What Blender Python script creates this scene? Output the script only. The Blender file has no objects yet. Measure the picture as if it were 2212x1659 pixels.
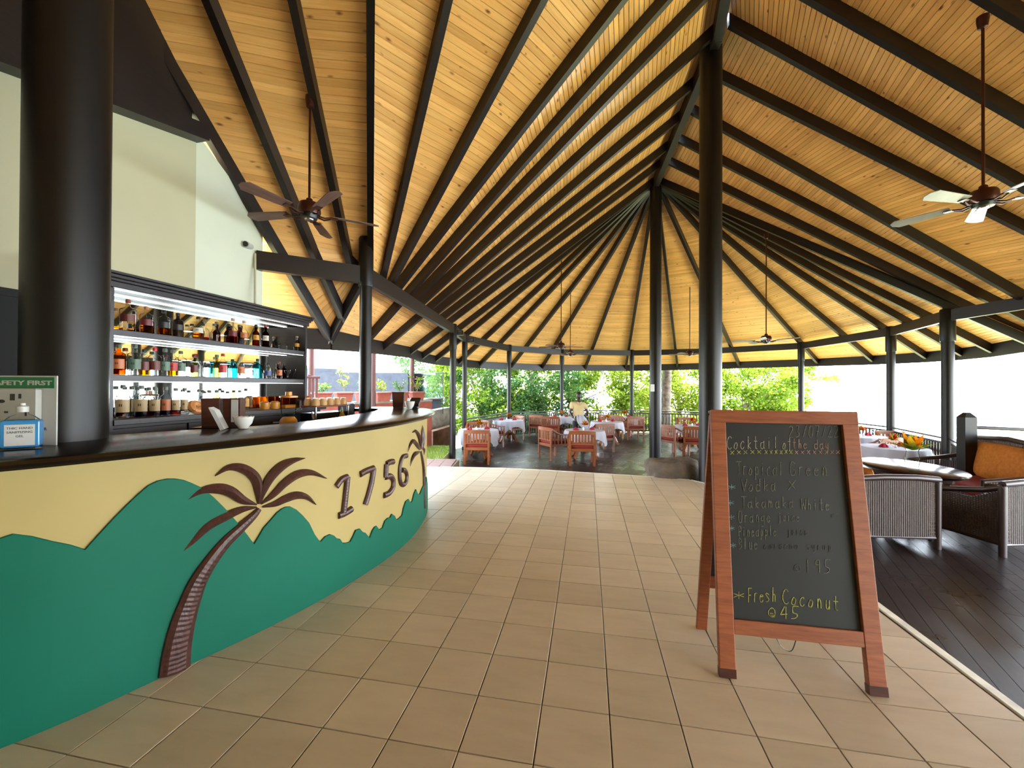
import bpy, bmesh, random
from math import *
from mathutils import Vector as V, Matrix
random.seed(7)
SC=bpy.context.scene; COL=SC.collection
# ---------------------------------------------------------------- camera (fitted on the floor-tile grid)
F=883.14; PIT=.00634463; ROL=.00479395; CZ=1.45; DF=-.45
cam=bpy.data.cameras.new('camera'); cam.sensor_fit='HORIZONTAL'; cam.sensor_width=36; cam.lens=F/2212*36
cam.clip_end=3000; cam.clip_start=.05
co=bpy.data.objects.new('camera',cam); COL.objects.link(co); SC.camera=co
co.matrix_world=Matrix.Translation((0,0,CZ))@Matrix.Rotation(pi/2+PIT,4,'X')@Matrix.Rotation(ROL,4,'Z')
# ---------------------------------------------------------------- world, sun, exposure
SC.view_settings.view_transform='Standard'; SC.view_settings.look='None'; SC.view_settings.gamma=1
SC.view_settings.use_curve_mapping=False; SC.view_settings.exposure=2.48
w=bpy.data.worlds.new('world'); SC.world=w; w.use_nodes=True; nt=w.node_tree; nt.nodes.clear()
wo=nt.nodes.new('ShaderNodeOutputWorld'); bg=nt.nodes.new('ShaderNodeBackground')
tc=nt.nodes.new('ShaderNodeTexCoord'); sx=nt.nodes.new('ShaderNodeSeparateXYZ'); cr=nt.nodes.new('ShaderNodeValToRGB')
nt.links.new(tc.outputs['Generated'],sx.inputs[0]); nt.links.new(sx.outputs['Z'],cr.inputs[0])
cr.color_ramp.elements[0].position=0; cr.color_ramp.elements[0].color=(.93,.97,1,1)
cr.color_ramp.elements[1].position=.7; cr.color_ramp.elements[1].color=(.55,.74,1,1)
nt.links.new(cr.outputs[0],bg.inputs[0]); bg.inputs[1].default_value=4.2; nt.links.new(bg.outputs[0],wo.inputs[0])
sl=bpy.data.lights.new('sun','SUN'); sl.energy=11; sl.angle=.009; sl.color=(1,.95,.86)
so=bpy.data.objects.new('sun',sl); COL.objects.link(so)
saz,sel=radians(36),radians(50)
so.rotation_euler=V((sin(saz)*cos(sel),cos(saz)*cos(sel),sin(sel))).to_track_quat('Z','Y').to_euler()
# ---------------------------------------------------------------- pixel <-> space
def ray(px,py):
    u=px-1106;v=py-829.5;c,s=cos(ROL),sin(ROL)
    u,v=u*c+v*s,-u*s+v*c
    X,Z=u/F,-v/F;c,s=cos(PIT),sin(PIT)
    return X,c-Z*s,s+Z*c
def atz(px,py,z):
    X,Y,Z=ray(px,py);k=(z-CZ)/Z; return V((X*k,Y*k,z))
def aty(px,py,y):
    X,Y,Z=ray(px,py);k=y/Y; return V((X*k,y,CZ+Z*k))
def proj(p):
    X,Y,Z=p[0],p[1],p[2]-CZ;c,s=cos(PIT),sin(PIT)
    Yc=Y*c+Z*s;Zc=-Y*s+Z*c;u=F*X/Yc;v=-F*Zc/Yc;c,s=cos(ROL),sin(ROL)
    return u*c-v*s+1106,u*s+v*c+829.5
# ---------------------------------------------------------------- materials
def hexr(r,g,b): return tuple((c/255)**2.2 for c in (r,g,b))+(1,)
def hexc(r,g,b): return tuple(.70*(c/255)**2.2 for c in (r,g,b))+(1,)
class N:
    def __init__(s,name):
        s.m=bpy.data.materials.new(name); s.m.use_nodes=True; s.t=s.m.node_tree; s.n=s.t.nodes; s.p=s.n['Principled BSDF']
    def add(s,t,**k):
        n=s.n.new(t)
        for a,b in k.items(): setattr(n,a,b)
        return n
    def l(s,a,b): s.t.links.new(a,b)
    def coord(s,kind='Object',scale=(1,1,1)):
        t=s.add('ShaderNodeTexCoord'); m=s.add('ShaderNodeMapping'); m.inputs['Scale'].default_value=scale
        s.l(t.outputs[kind],m.inputs[0]); return m.outputs[0]
    def noise(s,vec,scale,detail=3,rough=.55,dist=0):
        n=s.add('ShaderNodeTexNoise'); n.inputs['Scale'].default_value=scale; n.inputs['Detail'].default_value=detail
        n.inputs['Roughness'].default_value=rough; n.inputs['Distortion'].default_value=dist; s.l(vec,n.inputs['Vector']); return n.outputs[0]
    def ramp(s,fac,stops):
        r=s.add('ShaderNodeValToRGB'); e=r.color_ramp.elements
        while len(e)<len(stops): e.new(.5)
        for i,(p,c) in enumerate(stops): e[i].position=p; e[i].color=c if len(c)==4 else tuple(c)+(1,)
        s.l(fac,r.inputs[0]); return r.outputs[0]
    def mix(s,f,a,b,mode='MIX'):
        m=s.add('ShaderNodeMix',data_type='RGBA',blend_type=mode)
        for v,i in ((f,0),(a,6),(b,7)):
            if hasattr(v,'links'): s.l(v,m.inputs[i])
            else: m.inputs[i].default_value=v
        return m.outputs[2]
    def bump(s,h,st=.2,d=.01):
        b=s.add('ShaderNodeBump'); b.inputs['Strength'].default_value=st; b.inputs['Distance'].default_value=d
        s.l(h,b.inputs['Height']); s.l(b.outputs[0],s.p.inputs['Normal'])
    def rnd(s):
        a=s.add('ShaderNodeObjectInfo'); g=s.add('ShaderNodeNewGeometry'); m=s.add('ShaderNodeMath',operation='ADD')
        f=s.add('ShaderNodeMath',operation='FRACT')
        s.l(a.outputs['Random'],m.inputs[0]); s.l(g.outputs['Random Per Island'],m.inputs[1]); s.l(m.outputs[0],f.inputs[0]); return f.outputs[0]
def simple(name,c,rough=.5,metal=0,var=.12,scale=6,bump=0,spec=.5,stretch=(1,1,1),**k):
    n=N(name); c=c if len(c)==4 else tuple(c)+(1,)
    co_=n.coord('Object',stretch); f=n.noise(co_,scale)
    d=tuple(x*(1-var*2) for x in c[:3])+(1,); e=tuple(min(1,x*(1+var)) for x in c[:3])+(1,)
    n.l(n.ramp(f,[(.3,d),(.7,e)]),n.p.inputs['Base Color'])
    n.p.inputs['Roughness'].default_value=rough; n.p.inputs['Metallic'].default_value=metal
    n.p.inputs['Specular IOR Level'].default_value=spec
    if bump: n.bump(n.noise(co_,scale*6),bump)
    for a,b in k.items(): n.p.inputs[a.replace('_',' ')].default_value=b
    return n.m
def wood(name,c1,c2,rough=.45,scale=1,rndv=.25,kind='Object',stretch=(2,2,25),bump=.15):
    n=N(name); v=n.coord(kind,stretch); f=n.noise(v,2*scale,5,.6,.4)
    col=n.ramp(f,[(.3,c1),(.7,c2)]); r=n.rnd()
    col=n.mix(n.ramp(r,[(0,(0,0,0)),(1,(rndv,)*3)]),col,(0,0,0,1))
    n.l(col,n.p.inputs['Base Color']); n.p.inputs['Roughness'].default_value=rough; n.bump(f,bump,.003); return n.m
def pine():
    n=N('pine_plank'); uv=n.add('ShaderNodeUVMap'); uv.uv_map='uv'
    def mp(sc):
        m=n.add('ShaderNodeMapping'); m.inputs['Scale'].default_value=sc; n.l(uv.outputs[0],m.inputs[0]); return m.outputs[0]
    f=n.noise(mp((1.2,30,1)),2,5,.6,.6)
    col=n.ramp(f,[(.25,hexr(236,168,100)),(.55,hexr(253,196,124)),(.8,hexr(255,210,146))])
    r=n.rnd(); col=n.mix(.85,col,n.ramp(r,[(0,hexr(230,218,204)),(.5,hexr(246,240,232)),(1,hexr(255,253,250))]),'MULTIPLY')
    vo=n.add('ShaderNodeTexVoronoi'); vo.inputs['Scale'].default_value=1; n.l(mp((4.2,9.5,1)),vo.inputs['Vector'])
    k=n.ramp(vo.outputs['Distance'],[(.06,(1,1,1)),(.11,(.55,)*3),(.19,(0,0,0))])
    ms=n.ramp(n.noise(mp((1.5,4,1)),3,1),[(.47,(0,0,0)),(.49,(1,1,1))])
    kk=n.mix(1,k,ms,'MULTIPLY')
    col=n.mix(kk,col,hexr(120,66,30)); 
    st=n.ramp(n.noise(mp((.5,1.2,1)),1.1,2),[(.42,(0,0,0)),(.62,(.28,)*3)])
    col=n.mix(st,col,hexr(160,112,56))
    n.l(col,n.p.inputs['Base Color']); n.p.inputs['Roughness'].default_value=.38; n.bump(f,.08,.002); return n.m
def tilem():
    n=N('floor_tile'); v=n.coord('Object'); r=n.rnd()
    a=n.add('ShaderNodeVectorMath',operation='ADD'); n.l(v,a.inputs[0]); cx=n.add('ShaderNodeCombineXYZ')
    mm=n.add('ShaderNodeMath',operation='MULTIPLY'); mm.inputs[1].default_value=37; n.l(r,mm.inputs[0]); n.l(mm.outputs[0],cx.inputs[0]); n.l(mm.outputs[0],cx.inputs[2]); n.l(cx.outputs[0],a.inputs[1])
    m2=n.add('ShaderNodeMapping'); m2.inputs['Scale'].default_value=(1,4,1); m2.inputs['Rotation'].default_value=(0,0,.5); n.l(a.outputs[0],m2.inputs[0])
    f=n.noise(m2.outputs[0],3,4,.55,.3)
    col=n.ramp(f,[(.2,hexr(184,169,146)),(.5,hexr(195,180,156)),(.85,hexr(203,189,166))])
    col=n.mix(.9,col,n.ramp(r,[(0,(.80,.80,.78)),(1,(1,1,1))]),'MULTIPLY')
    n.l(col,n.p.inputs['Base Color']); g=n.noise(a.outputs[0],5,3)
    n.l(n.ramp(g,[(.2,(.29,)*3),(.8,(.34,)*3)]),n.p.inputs['Roughness']); n.bump(f,.08,.003); return n.m
def deckboard():
    n=N('dark_floorboard'); uv=n.add('ShaderNodeUVMap'); uv.uv_map='uv'
    m=n.add('ShaderNodeMapping'); m.inputs['Scale'].default_value=(1,20,1); n.l(uv.outputs[0],m.inputs[0])
    f=n.noise(m.outputs[0],2,5,.6,.5)
    n.l(n.ramp(f,[(.3,hexc(28,17,16)),(.7,hexc(48,31,27))]),n.p.inputs['Base Color'])
    g=n.noise(n.coord('Object'),1.7,4); n.l(n.ramp(g,[(.3,(.22,)*3),(.7,(.42,)*3)]),n.p.inputs['Roughness']); n.bump(f,.12,.003); return n.m
def glassm(name,c,alpha=.25,rough=.03,refl=1.0):
    n=N(name); t=n.add('ShaderNodeBsdfTransparent'); t.inputs[0].default_value=c if len(c)==4 else tuple(c)+(1,)
    g=n.add('ShaderNodeBsdfGlossy'); g.inputs['Roughness'].default_value=rough
    lw=n.add('ShaderNodeLayerWeight'); lw.inputs[0].default_value=alpha; mx=n.add('ShaderNodeMixShader')
    m=n.add('ShaderNodeMath',operation='MULTIPLY'); m.inputs[1].default_value=refl; n.l(lw.outputs['Fresnel'],m.inputs[0])
    n.l(m.outputs[0],mx.inputs[0]); n.l(t.outputs[0],mx.inputs[1]); n.l(g.outputs[0],mx.inputs[2])
    n.l(mx.outputs[0],n.n['Material Output'].inputs[0]); n.n.remove(n.p); return n.m
def emit(name,c,s):
    n=N(name); n.p.inputs['Base Color'].default_value=c; n.p.inputs['Emission Color'].default_value=c; n.p.inputs['Emission Strength'].default_value=s; return n.m
def leafm(name,a,b,tr=.55):
    n=N(name); r=n.rnd(); col=n.ramp(r,[(0,a),(1,b)]); d=n.add('ShaderNodeBsdfDiffuse'); t=n.add('ShaderNodeBsdfTranslucent')
    n.l(col,d.inputs[0]); n.l(col,t.inputs[0]); mx=n.add('ShaderNodeMixShader'); mx.inputs[0].default_value=tr
    n.l(d.outputs[0],mx.inputs[1]); n.l(t.outputs[0],mx.inputs[2]); n.l(mx.outputs[0],n.n['Material Output'].inputs[0]); n.n.remove(n.p); return n.m
M={}
M['pine']=pine(); M['tile']=tilem(); M['floorboard']=deckboard()
M['deckback']=simple('roof_underlay',hexc(70,44,22),.9)
M['grout']=simple('grout',hexc(120,104,80),.9)
M['dark']=wood('dark_stained_beam',hexc(26,16,16),hexc(42,28,27),.42,rndv=.2)
M['column']=simple('black_brown_painted_column',hexc(24,20,20),.42,spec=.32,var=.08,scale=2,bump=.02)
M['bartop']=wood('dark_polished_bar_wood',hexc(12,6,7),hexc(24,13,14),.2,rndv=.1,bump=.04)
M['shelfwood']=wood('black_cabinet_wood',hexc(40,33,36),hexc(60,52,56),.35,rndv=.1)
M['cream']=simple('cream_yellow_paint',hexc(184,164,106),.6,var=.04,scale=1.5,spec=.2)
M['green']=simple('sea_green_paint',hexc(0,104,82),.6,var=.05,scale=1.5,spec=.2)
M['carved']=wood('carved_brown_wood',hexc(54,28,24),hexc(92,54,46),.4,scale=3,stretch=(14,14,3),rndv=.1,bump=.5)
M['wall2']=simple('paler_wall',hexr(206,206,186),.8,var=.02,scale=1.2,bump=.03)  # paler tone for the right-hand section of the left wall
M['wall']=simple('off_white_wall_paint',hexr(184,176,146),.8,var=.025,scale=1.2,bump=.03)
M['teak']=wood('orange_brown_teak',hexc(122,64,28),hexc(168,96,46),.4,rndv=.3)
M['teakframe']=wood('worn_reddish_teak_frame',hexc(150,78,44),hexc(190,108,64),.5,rndv=.15,stretch=(3,3,30))
M['redcush']=simple('dark_red_fabric',hexc(140,34,26),.85,bump=.2,scale=30)
M['cloth']=simple('white_table_linen',hexc(186,186,196),.85,var=.03,bump=.05)
M['napkin']=simple('crimson_napkin',hexc(170,18,40),.8)
M['mahog']=wood('dark_mahogany',hexc(44,26,24),hexc(70,42,38),.2,rndv=.1)
M['wicker']=simple('brown_wicker',hexc(92,74,64),.55,var=.25,scale=60,bump=.5)
M['wickerd']=simple('dark_brown_rattan_pole',hexc(62,44,42),.4)
M['orange']=simple('orange_cushion_fabric',hexc(206,122,34),.85,bump=.15,scale=20)
M['redseat']=simple('red_seat_fabric',hexc(150,40,30),.85,bump=.15,scale=20)
M['board']=simple('black_chalkboard',hexc(30,33,35),.6,var=.1,scale=3)
M['rock']=simple('brown_granite',hexc(104,90,74),.85,var=.25,scale=5,bump=.6)
M['metal']=simple('brushed_steel',hexc(190,190,190),.25,1)
M['brass']=simple('fan_bronze',hexc(84,44,36),.35,.6)
M['blade']=wood('fan_blade_wood',hexc(120,86,78),hexc(156,118,106),.4,rndv=.1)
M['bladew']=simple('pale_fan_blade',hexc(205,200,196),.35)
M['blackpl']=simple('black_plastic',hexc(24,24,26),.35)
M['white']=simple('white_plastic',hexc(200,200,194),.4,var=.03)
M['ceramic']=simple('white_ceramic',hexc(240,238,230),.15,var=.02)
M['paper']=simple('white_paper',hexc(206,206,202),.8,var=.02)
M['menu']=wood('brown_menu_wood',hexc(70,36,26),hexc(104,56,42),.4)
M['terra']=simple('terracotta_planter',hexc(160,78,58),.8,bump=.1)
M['pave']=simple('terracotta_paving',hexc(150,112,96),.6)
M['greywall']=simple('pale_grey_render',hexc(78,80,88),.85,bump=.1)
M['creamwall']=simple('rough_cream_wall',hexc(150,146,130),.9,var=.2,bump=.4)
M['earthwall']=simple('brown_retaining_wall',hexc(134,100,76),.9,var=.2,bump=.4)
M['redpost']=simple('red_brown_post',hexc(80,36,28),.5)
M['ground']=simple('leafy_ground',hexr(150,150,104),.95,var=.3,scale=2,bump=.5)
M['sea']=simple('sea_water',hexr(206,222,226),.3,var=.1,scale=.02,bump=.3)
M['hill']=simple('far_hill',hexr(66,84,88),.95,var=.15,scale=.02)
M['bark']=simple('grey_brown_bark',hexc(128,112,98),.9,var=.3,scale=8,bump=.8)
M['leafA']=leafm('green_leaf',hexc(70,104,36),hexc(156,172,60))
M['leafB']=leafm('yellow_green_leaf',hexc(112,140,40),hexc(196,202,80))
M['leafC']=leafm('blue_green_leaf',hexc(56,94,54),hexc(112,142,78))
M['grass']=leafm('lawn_grass',hexc(96,130,40),hexc(170,190,70),.3)
M['petal']=leafm('pink_petal',hexc(220,90,120),hexc(240,160,180),.4)
M['orangeleaf']=leafm('orange_yellow_croton',hexc(220,110,20),hexc(240,200,50),.4)
M['redpetal']=leafm('red_flower',hexc(200,20,30),hexc(230,60,40),.3)
M['glass']=glassm('clear_glass',(.97,.98,.98),.10)
M['winglass']=glassm('balustrade_glass',(.86,.95,.97),.2)
M['mirror']=simple('bar_mirror',(.86,.88,.84),.02,1,var=0)
M['led']=emit('led_strip',(1,.96,.92,1),.9)
M['skin']=simple('dark_brown_skin',hexc(66,42,34),.45,var=.05)
M['shirt']=simple('pale_yellow_polo',hexc(214,192,140),.85,var=.04)
M['trousers']=simple('black_trousers',hexc(30,28,34),.8)
M['hair']=simple('short_black_hair',hexc(18,15,14),.8)
M['yellowpl']=simple('yellow_liquid_soap',hexc(214,190,70),.3)
M['orangepl']=simple('orange_blender_base',hexc(222,150,50),.35)
M['bluegel']=simple('blue_gel',hexr(52,120,170),.12,var=.1,scale=8)
M['greensign']=simple('green_sign_print',hexc(20,120,70),.5,var=.02)
M['nosing']=simple('pale_aluminium_edge',hexr(228,228,214),.45,.1)
def liq(r,g,b,key):
    if key not in M: M[key]=glassm('liquid_'+key,hexr(r,g,b),.1,.05,.6)
    return M[key]
def col(r,g,b,key,rough=.45):
    if key not in M: M[key]=simple(key,hexc(r,g,b),rough,var=.04)
    return M[key]
# ---------------------------------------------------------------- mesh builder
class MB:
    def __init__(s): s.v=[];s.f=[];s.uv=[]
    def add(s,vs,fs,uvs=None):
        b=len(s.v); s.v+=[tuple(p) for p in vs]; s.f+=[tuple(b+i for i in f) for f in fs]
        s.uv+=(uvs if uvs else [(0,0)]*len(vs)); return s
    def hexa(s,p,uvs=None):   # p: 8 points, bottom 0-3, top 4-7
        return s.add(p,[(3,2,1,0),(4,5,6,7),(0,1,5,4),(1,2,6,5),(2,3,7,6),(3,0,4,7)],uvs)
    def box(s,x0,x1,y0,y1,z0,z1):
        return s.hexa([(x0,y0,z0),(x1,y0,z0),(x1,y1,z0),(x0,y1,z0),(x0,y0,z1),(x1,y0,z1),(x1,y1,z1),(x0,y1,z1)])
    def cbox(s,x0,x1,y0,y1,z0,z1,c=.004):  # chamfered box
        n=len(s.v)
        pts=[];
        for z,i in ((z0,c),(z0+c,0),(z1-c,0),(z1,c)):
            pts+=[(x0+i,y0+i,z),(x1-i,y0+i,z),(x1-i,y1-i,z),(x0+i,y1-i,z)]
        fs=[(3,2,1,0),(12,13,14,15)]
        for k in range(3):
            for j in range(4): fs.append((k*4+j,k*4+(j+1)%4,k*4+4+(j+1)%4,k*4+4+j))
        return s.add(pts,fs)
    def beam(s,p,q,w,h,up=(0,0,1),lift=0):   # underside centre p->q, width w, height h along up (vertical)
        p,q=V(p),V(q); d=(q-p).normalized(); u=V(up); sd=d.cross(u).normalized()*w/2
        if abs(up[2])==1: uu=V((0,0,h))
        else: uu=u.normalized()*h
        return s.hexa([p-sd,p+sd,q+sd,q-sd,p-sd+uu,p+sd+uu,q+sd+uu,q-sd+uu])
    def tube(s,pts,rs,n=8,cap=True,flat=None):
        pts=[V(p) for p in pts]
        if not hasattr(rs,'__len__'): rs=[rs]*len(pts)
        rings=[];prev=None
        for i,p in enumerate(pts):
            d=(pts[min(i+1,len(pts)-1)]-pts[max(i-1,0)]).normalized()
            if prev is None:
                a=V((0,0,1)) if abs(d.z)<.9 else V((1,0,0)); x=d.cross(a).normalized()
            else: x=(prev-d*prev.dot(d)).normalized()
            prev=x; y=d.cross(x)
            fl=flat or 1
            rings.append([p+(x*cos(2*pi*k/n)+y*sin(2*pi*k/n)*fl)*rs[i] for k in range(n)])
        fs=[]
        for i in range(len(pts)-1):
            for k in range(n): fs.append((i*n+k,i*n+(k+1)%n,(i+1)*n+(k+1)%n,(i+1)*n+k))
        if cap: fs.append(tuple(range(n))[::-1]); fs.append(tuple((len(pts)-1)*n+k for k in range(n)))
        return s.add([p for r in rings for p in r],fs)
    def lathe(s,prof,n=20,c=(0,0,0),sx=1,sy=1):
        vs=[];fs=[]
        for r,z in prof: vs+=[(c[0]+r*sx*cos(2*pi*k/n),c[1]+r*sy*sin(2*pi*k/n),c[2]+z) for k in range(n)]
        for i in range(len(prof)-1):
            for k in range(n): fs.append((i*n+k,i*n+(k+1)%n,(i+1)*n+(k+1)%n,(i+1)*n+k))
        if prof[0][0]>1e-4: fs.append(tuple(range(n))[::-1])
        if prof[-1][0]>1e-4: fs.append(tuple((len(prof)-1)*n+k for k in range(n)))
        return s.add(vs,fs)
    def prism(s,poly,z0,z1):  # plan polygon extruded
        n=len(poly); vs=[(x,y,z0) for x,y in poly]+[(x,y,z1) for x,y in poly]
        return s.add(vs,[tuple(range(n))[::-1],tuple(range(n,2*n))]+[(k,(k+1)%n,n+(k+1)%n,n+k) for k in range(n)])
    def xform(s,mat,start=0):
        for i in range(start,len(s.v)): s.v[i]=tuple(mat@V(s.v[i]))
        return s
    def mesh(s,name,mat,smooth=False,angle=40):
        me=bpy.data.meshes.new(name); me.from_pydata(s.v,[],s.f); 
        u=me.uv_layers.new(name='uv')
        d=[0]*(2*len(me.loops)); vi=[0]*len(me.loops); me.loops.foreach_get('vertex_index',vi)
        for i,k in enumerate(vi): d[2*i],d[2*i+1]=s.uv[k]
        u.data.foreach_set('uv',d)
        if mat: me.materials.append(mat)
        if smooth:
            me.polygons.foreach_set('use_smooth',[True]*len(me.polygons))
            try: me.set_sharp_from_angle(angle=radians(angle))
            except Exception: pass
        me.update(); return me
    def build(s,name,mat,parent=None,smooth=False,loc=None,rz=0,stuff=False,label=None,bevel=0):
        o=bpy.data.objects.new(name,s.mesh(name,mat,smooth)); COL.objects.link(o)
        if parent: o.parent=parent
        if loc is not None: o.location=loc
        o.rotation_euler.z=rz
        if stuff: o['kind']='stuff'
        if label: o['label']=label
        if bevel:
            b=o.modifiers.new('b','BEVEL'); b.width=bevel; b.segments=2; b.limit_method='ANGLE'
        return o
def inst(src,name=None,parent=None,loc=None,rot=None,scale=None):
    o=bpy.data.objects.new(name or src.name.split('.')[0],src.data); COL.objects.link(o)
    for k in ('kind','label'):
        if k in src: o[k]=src[k]
    if parent: o.parent=parent
    if loc is not None: o.location=loc
    if rot is not None: o.rotation_euler=rot
    if scale is not None: o.scale=scale
    return o
def thing(name,label,cat,loc=(0,0,0),rz=0,group=None):
    o=bpy.data.objects.new(name,None); COL.objects.link(o); o.location=loc; o.rotation_euler.z=rz; o.empty_display_size=.1
    o['label']=label; o['category']=cat
    if group: o['group']=group
    return o
def tag(o,label,cat,group=None):
    o['label']=label; o['category']=cat
    if group: o['group']=group
    return o
def struct(o): o['kind']='structure'; return o
def copytree(src,label,loc,rz=0,group=None,kids={}):
    def rec(o,par):
        c=o.copy(); COL.objects.link(c); c.parent=par
        for ch in CH.get(o.name,[]): rec(ch,c)
        return c
    if src.name not in CH:
        for o in list(COL.objects):
            if o.parent: 
                l=CH.setdefault(o.parent.name,[])
                if o not in l: l.append(o)
    r=rec(src,None); r.location=loc; r.rotation_euler.z=rz; r['label']=label
    if group: r['group']=group
    return r
CH={}
def catmull(pts,n=6):
    pts=[V(p) for p in pts]; P=[pts[0]*2-pts[1]]+pts+[pts[-1]*2-pts[-2]]; out=[]
    for i in range(1,len(P)-2):
        for k in range(n):
            t=k/n; a,b,c,d=P[i-1],P[i],P[i+1],P[i+2]
            out.append(.5*((2*b)+(c-a)*t+(2*a-5*b+4*c-d)*t*t+(3*b-a-3*c+d)*t**3))
    out.append(pts[-1]); return out
#@@ROOF
# ================================================================ ROOF / CEILING
ZR,ZB=6.70,3.0      # underside of ridge, underside of rafters on the ring beam
ceiling=struct(thing('ceiling','','')); del ceiling['label']; del ceiling['category']
ring=[(-2.95,4.70),(-1.91,5.32),(-1.49,10.25),(-1.42,12.25),(-.11,15.35),(2.06,16.91),(5.04,17.2),(7.7,16.2),(9.88,13.97),(9.61,10.37),(8.58,8.05),(8.5,5.2),(8.5,2.2),(8.5,-1.2)]
def onray(x0,y0,x1,y1,Yd,z):   # point of height z at depth Yd on the image line
    v=829.5-(z-CZ)*F/Yd+Yd*0
    for _ in range(4):
        px=x0+(x1-x0)*(v-y0)/(y1-y0)
        p=aty(px,v,Yd); v+=(p.z-z)*F/Yd
    return V((p.x,Yd,z))
apex=atz(1417,395,ZR)
RF=[]   # (T,R,E,long)
def ext(T,R,yt):
    d=(R-T); lo,hi=0,1.2
    for _ in range(40):
        m=(lo+hi)/2
        if proj(R+d*m)[1]<yt: lo=m
        else: hi=m
    return R+d*lo
def extd(T,R,run):
    d=R-T; return R+d*(run/V((d.x,d.y)).length)
YL=1.9
def L(x0,y0,x1,y1): return onray(x0,y0,x1,y1,YL,ZR),atz(x1,y1,ZB)
T1,R1=L(268,0,598,552); E1=ext(T1,R1,745)
T0,R0=L(221,75,562,556); E0=atz(560,738,E1.z)
T2,R2=L(443,0,679,565); E2=ext(T2,R2,697)
T3,R3=L(630,0,755,580); E3=ext(T3,R3,612)
TV,RV=onray(805,0,806,560,YL,ZR),atz(800,585,ZB)
Tm=T0+(T0-T1); Rm=R0+(R0-R1)*1.0; Em=E0+(R0-R1)*1.0
def onarm(yt):
    lo,hi=0,1
    for _ in range(40):
        m=(lo+hi)/2
        if proj(E1.lerp(RV,m))[1]>yt: lo=m
        else: hi=m
    return E1.lerp(RV,lo)
E2,E3=onarm(697),onarm(612)
bays=[]   # list of sequences of (T,R,E)
seqA=[(Tm+(T0-T1)*3,Rm+(R0-R1)*9+V((0,-1,0)),Em+(R0-R1)*9+V((0,-1,0)),0),(Tm,Rm,Em,0),(T0,R0,E0,0),(T1,R1,E1,1),(T2,R2,E2,1),(T3,R3,E3,1),(TV,RV,RV,1)]
seqB=[(TV,RV,E1,1)]
def Mr(px,rx,ry,Yd): return onray(px,0,rx,ry,Yd,ZR),atz(rx,ry,ZB)
ms=[Mr(970,828,607,2.25),Mr(1177,846,618,2.95),Mr(1351,864,625,3.75),Mr(1449,884,640,4.5),Mr(1526,900,651,5.2)]
ks=[((1550,74),(913,660)),((1507,183),(930,672)),((1474,257),(943,682)),((1449,319),(958,692)),((1425,362),(972,702))]
lower=[(T,R) for T,R in ms]+[(atz(*a,ZR),atz(*b,ZB)) for a,b in ks]
Es={3:ext(*lower[3],753),6:ext(*lower[6],759),9:ext(*lower[9],767)}
keys=[(-1,E1),(3,Es[3]),(6,Es[6]),(9,Es[9])]
for i,(T,R) in enumerate(lower):
    for (a,A),(b,B) in zip(keys,keys[1:]):
        if a<=i<=b: E=A.lerp(B,(i-a)/(b-a)); break
    seqB.append((T,R,E,1 if i in Es else .5))
def ringhit(o,d):
    best=None
    for a,b in zip(ring,ring[1:]):
        ax,ay=a;bx,by=b; ex,ey=bx-ax,by-ay; den=d[0]*ey-d[1]*ex
        if abs(den)<1e-9: continue
        t=((ax-o.x)*ey-(ay-o.y)*ex)/den; u=((ax-o.x)*d[1]-(ay-o.y)*d[0])/den
        if t>0 and -1e-3<=u<=1.001 and (best is None or t<best): best=t
    return V((o.x+d[0]*best,o.y+d[1]*best,ZB))
for px,py in [(907,777),(934,783),(990,788),(1046,792),(1120,795),(1186,797),(1275,798),(1358,798),(1457,796),(1556,792),(1657,787),(1783,783),(1893,777),(2005,771),(2095,764)]:
    e=atz(px,py,2.2); d=(e.x-apex.x,e.y-apex.y); R=ringhit(apex,d); seqB.append((apex,R,ext(apex,R,py),1))
qs=[(apex,ringhit(apex,(5.0,-2.45))),(atz(1441,354,ZR),atz(2080,668,ZB)),(atz(1464,307,ZR),atz(2137,656,ZB)),(atz(1491,245,ZR),atz(2190,641,ZB)),
 (atz(1524,160,ZR),onray(1559,186,2212,506,6.0,ZB)),(atz(1573,58,ZR),onray(1578,55,2212,412,5.3,ZB)),
 (onray(1740,0,2212,270,4.9,ZR),onray(1740,0,2212,270,4.65,ZB)),(V((2.2,4.0,ZR)),onray(2072,0,2212,80,4.0,ZB)),(V((1.75,3.3,ZR)),V((8.5,2.9,ZB))),
 (V((1.1,2.75,ZR)),V((8.5,1.3,ZB))),(V((.3,2.3,ZR)),V((8.0,-1.2,ZB))),(V((-.65,1.9,ZR)),V((4,-4.2,ZB))),(V((-2.7,1.9,ZR)),V((-.8,-4.2,ZB))),(V((-5.5,1.9,ZR)),V((-6,-4.2,ZB)))]
for T,R in qs: seqB.append((T,R,extd(T,R,1.15),1))
HR=.19; up=V((0,0,HR))
rafter_src=[]
for T,R,E,lg in seqA+seqB:
    if lg==0: continue
    mb=MB(); d=(R-T).normalized()
    if (T-apex).length<.01: T_=T+d*.12
    else: T_=T
    if lg==1 and (E-R).length>.02:
        mb.beam(T_,R,.075,HR); mb.beam(R,E,.075,HR)
    else: mb.beam(T_,R+d*.10,.075,HR)
    mb.build('rafter',M['dark'],ceiling)
# ridge beam
ridge=[V((-5.5,1.9,ZR)),TV.copy(),ms[0][0],ms[1][0],ms[2][0],ms[3][0],ms[4][0],lower[5][0],apex]
mb=MB()
for a,b in zip(ridge,ridge[1:]): mb.beam(a-V((0,0,.12)),b-V((0,0,.12)),.13,.34)
mb.build('ridge_beam',M['dark'],ceiling)
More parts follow.
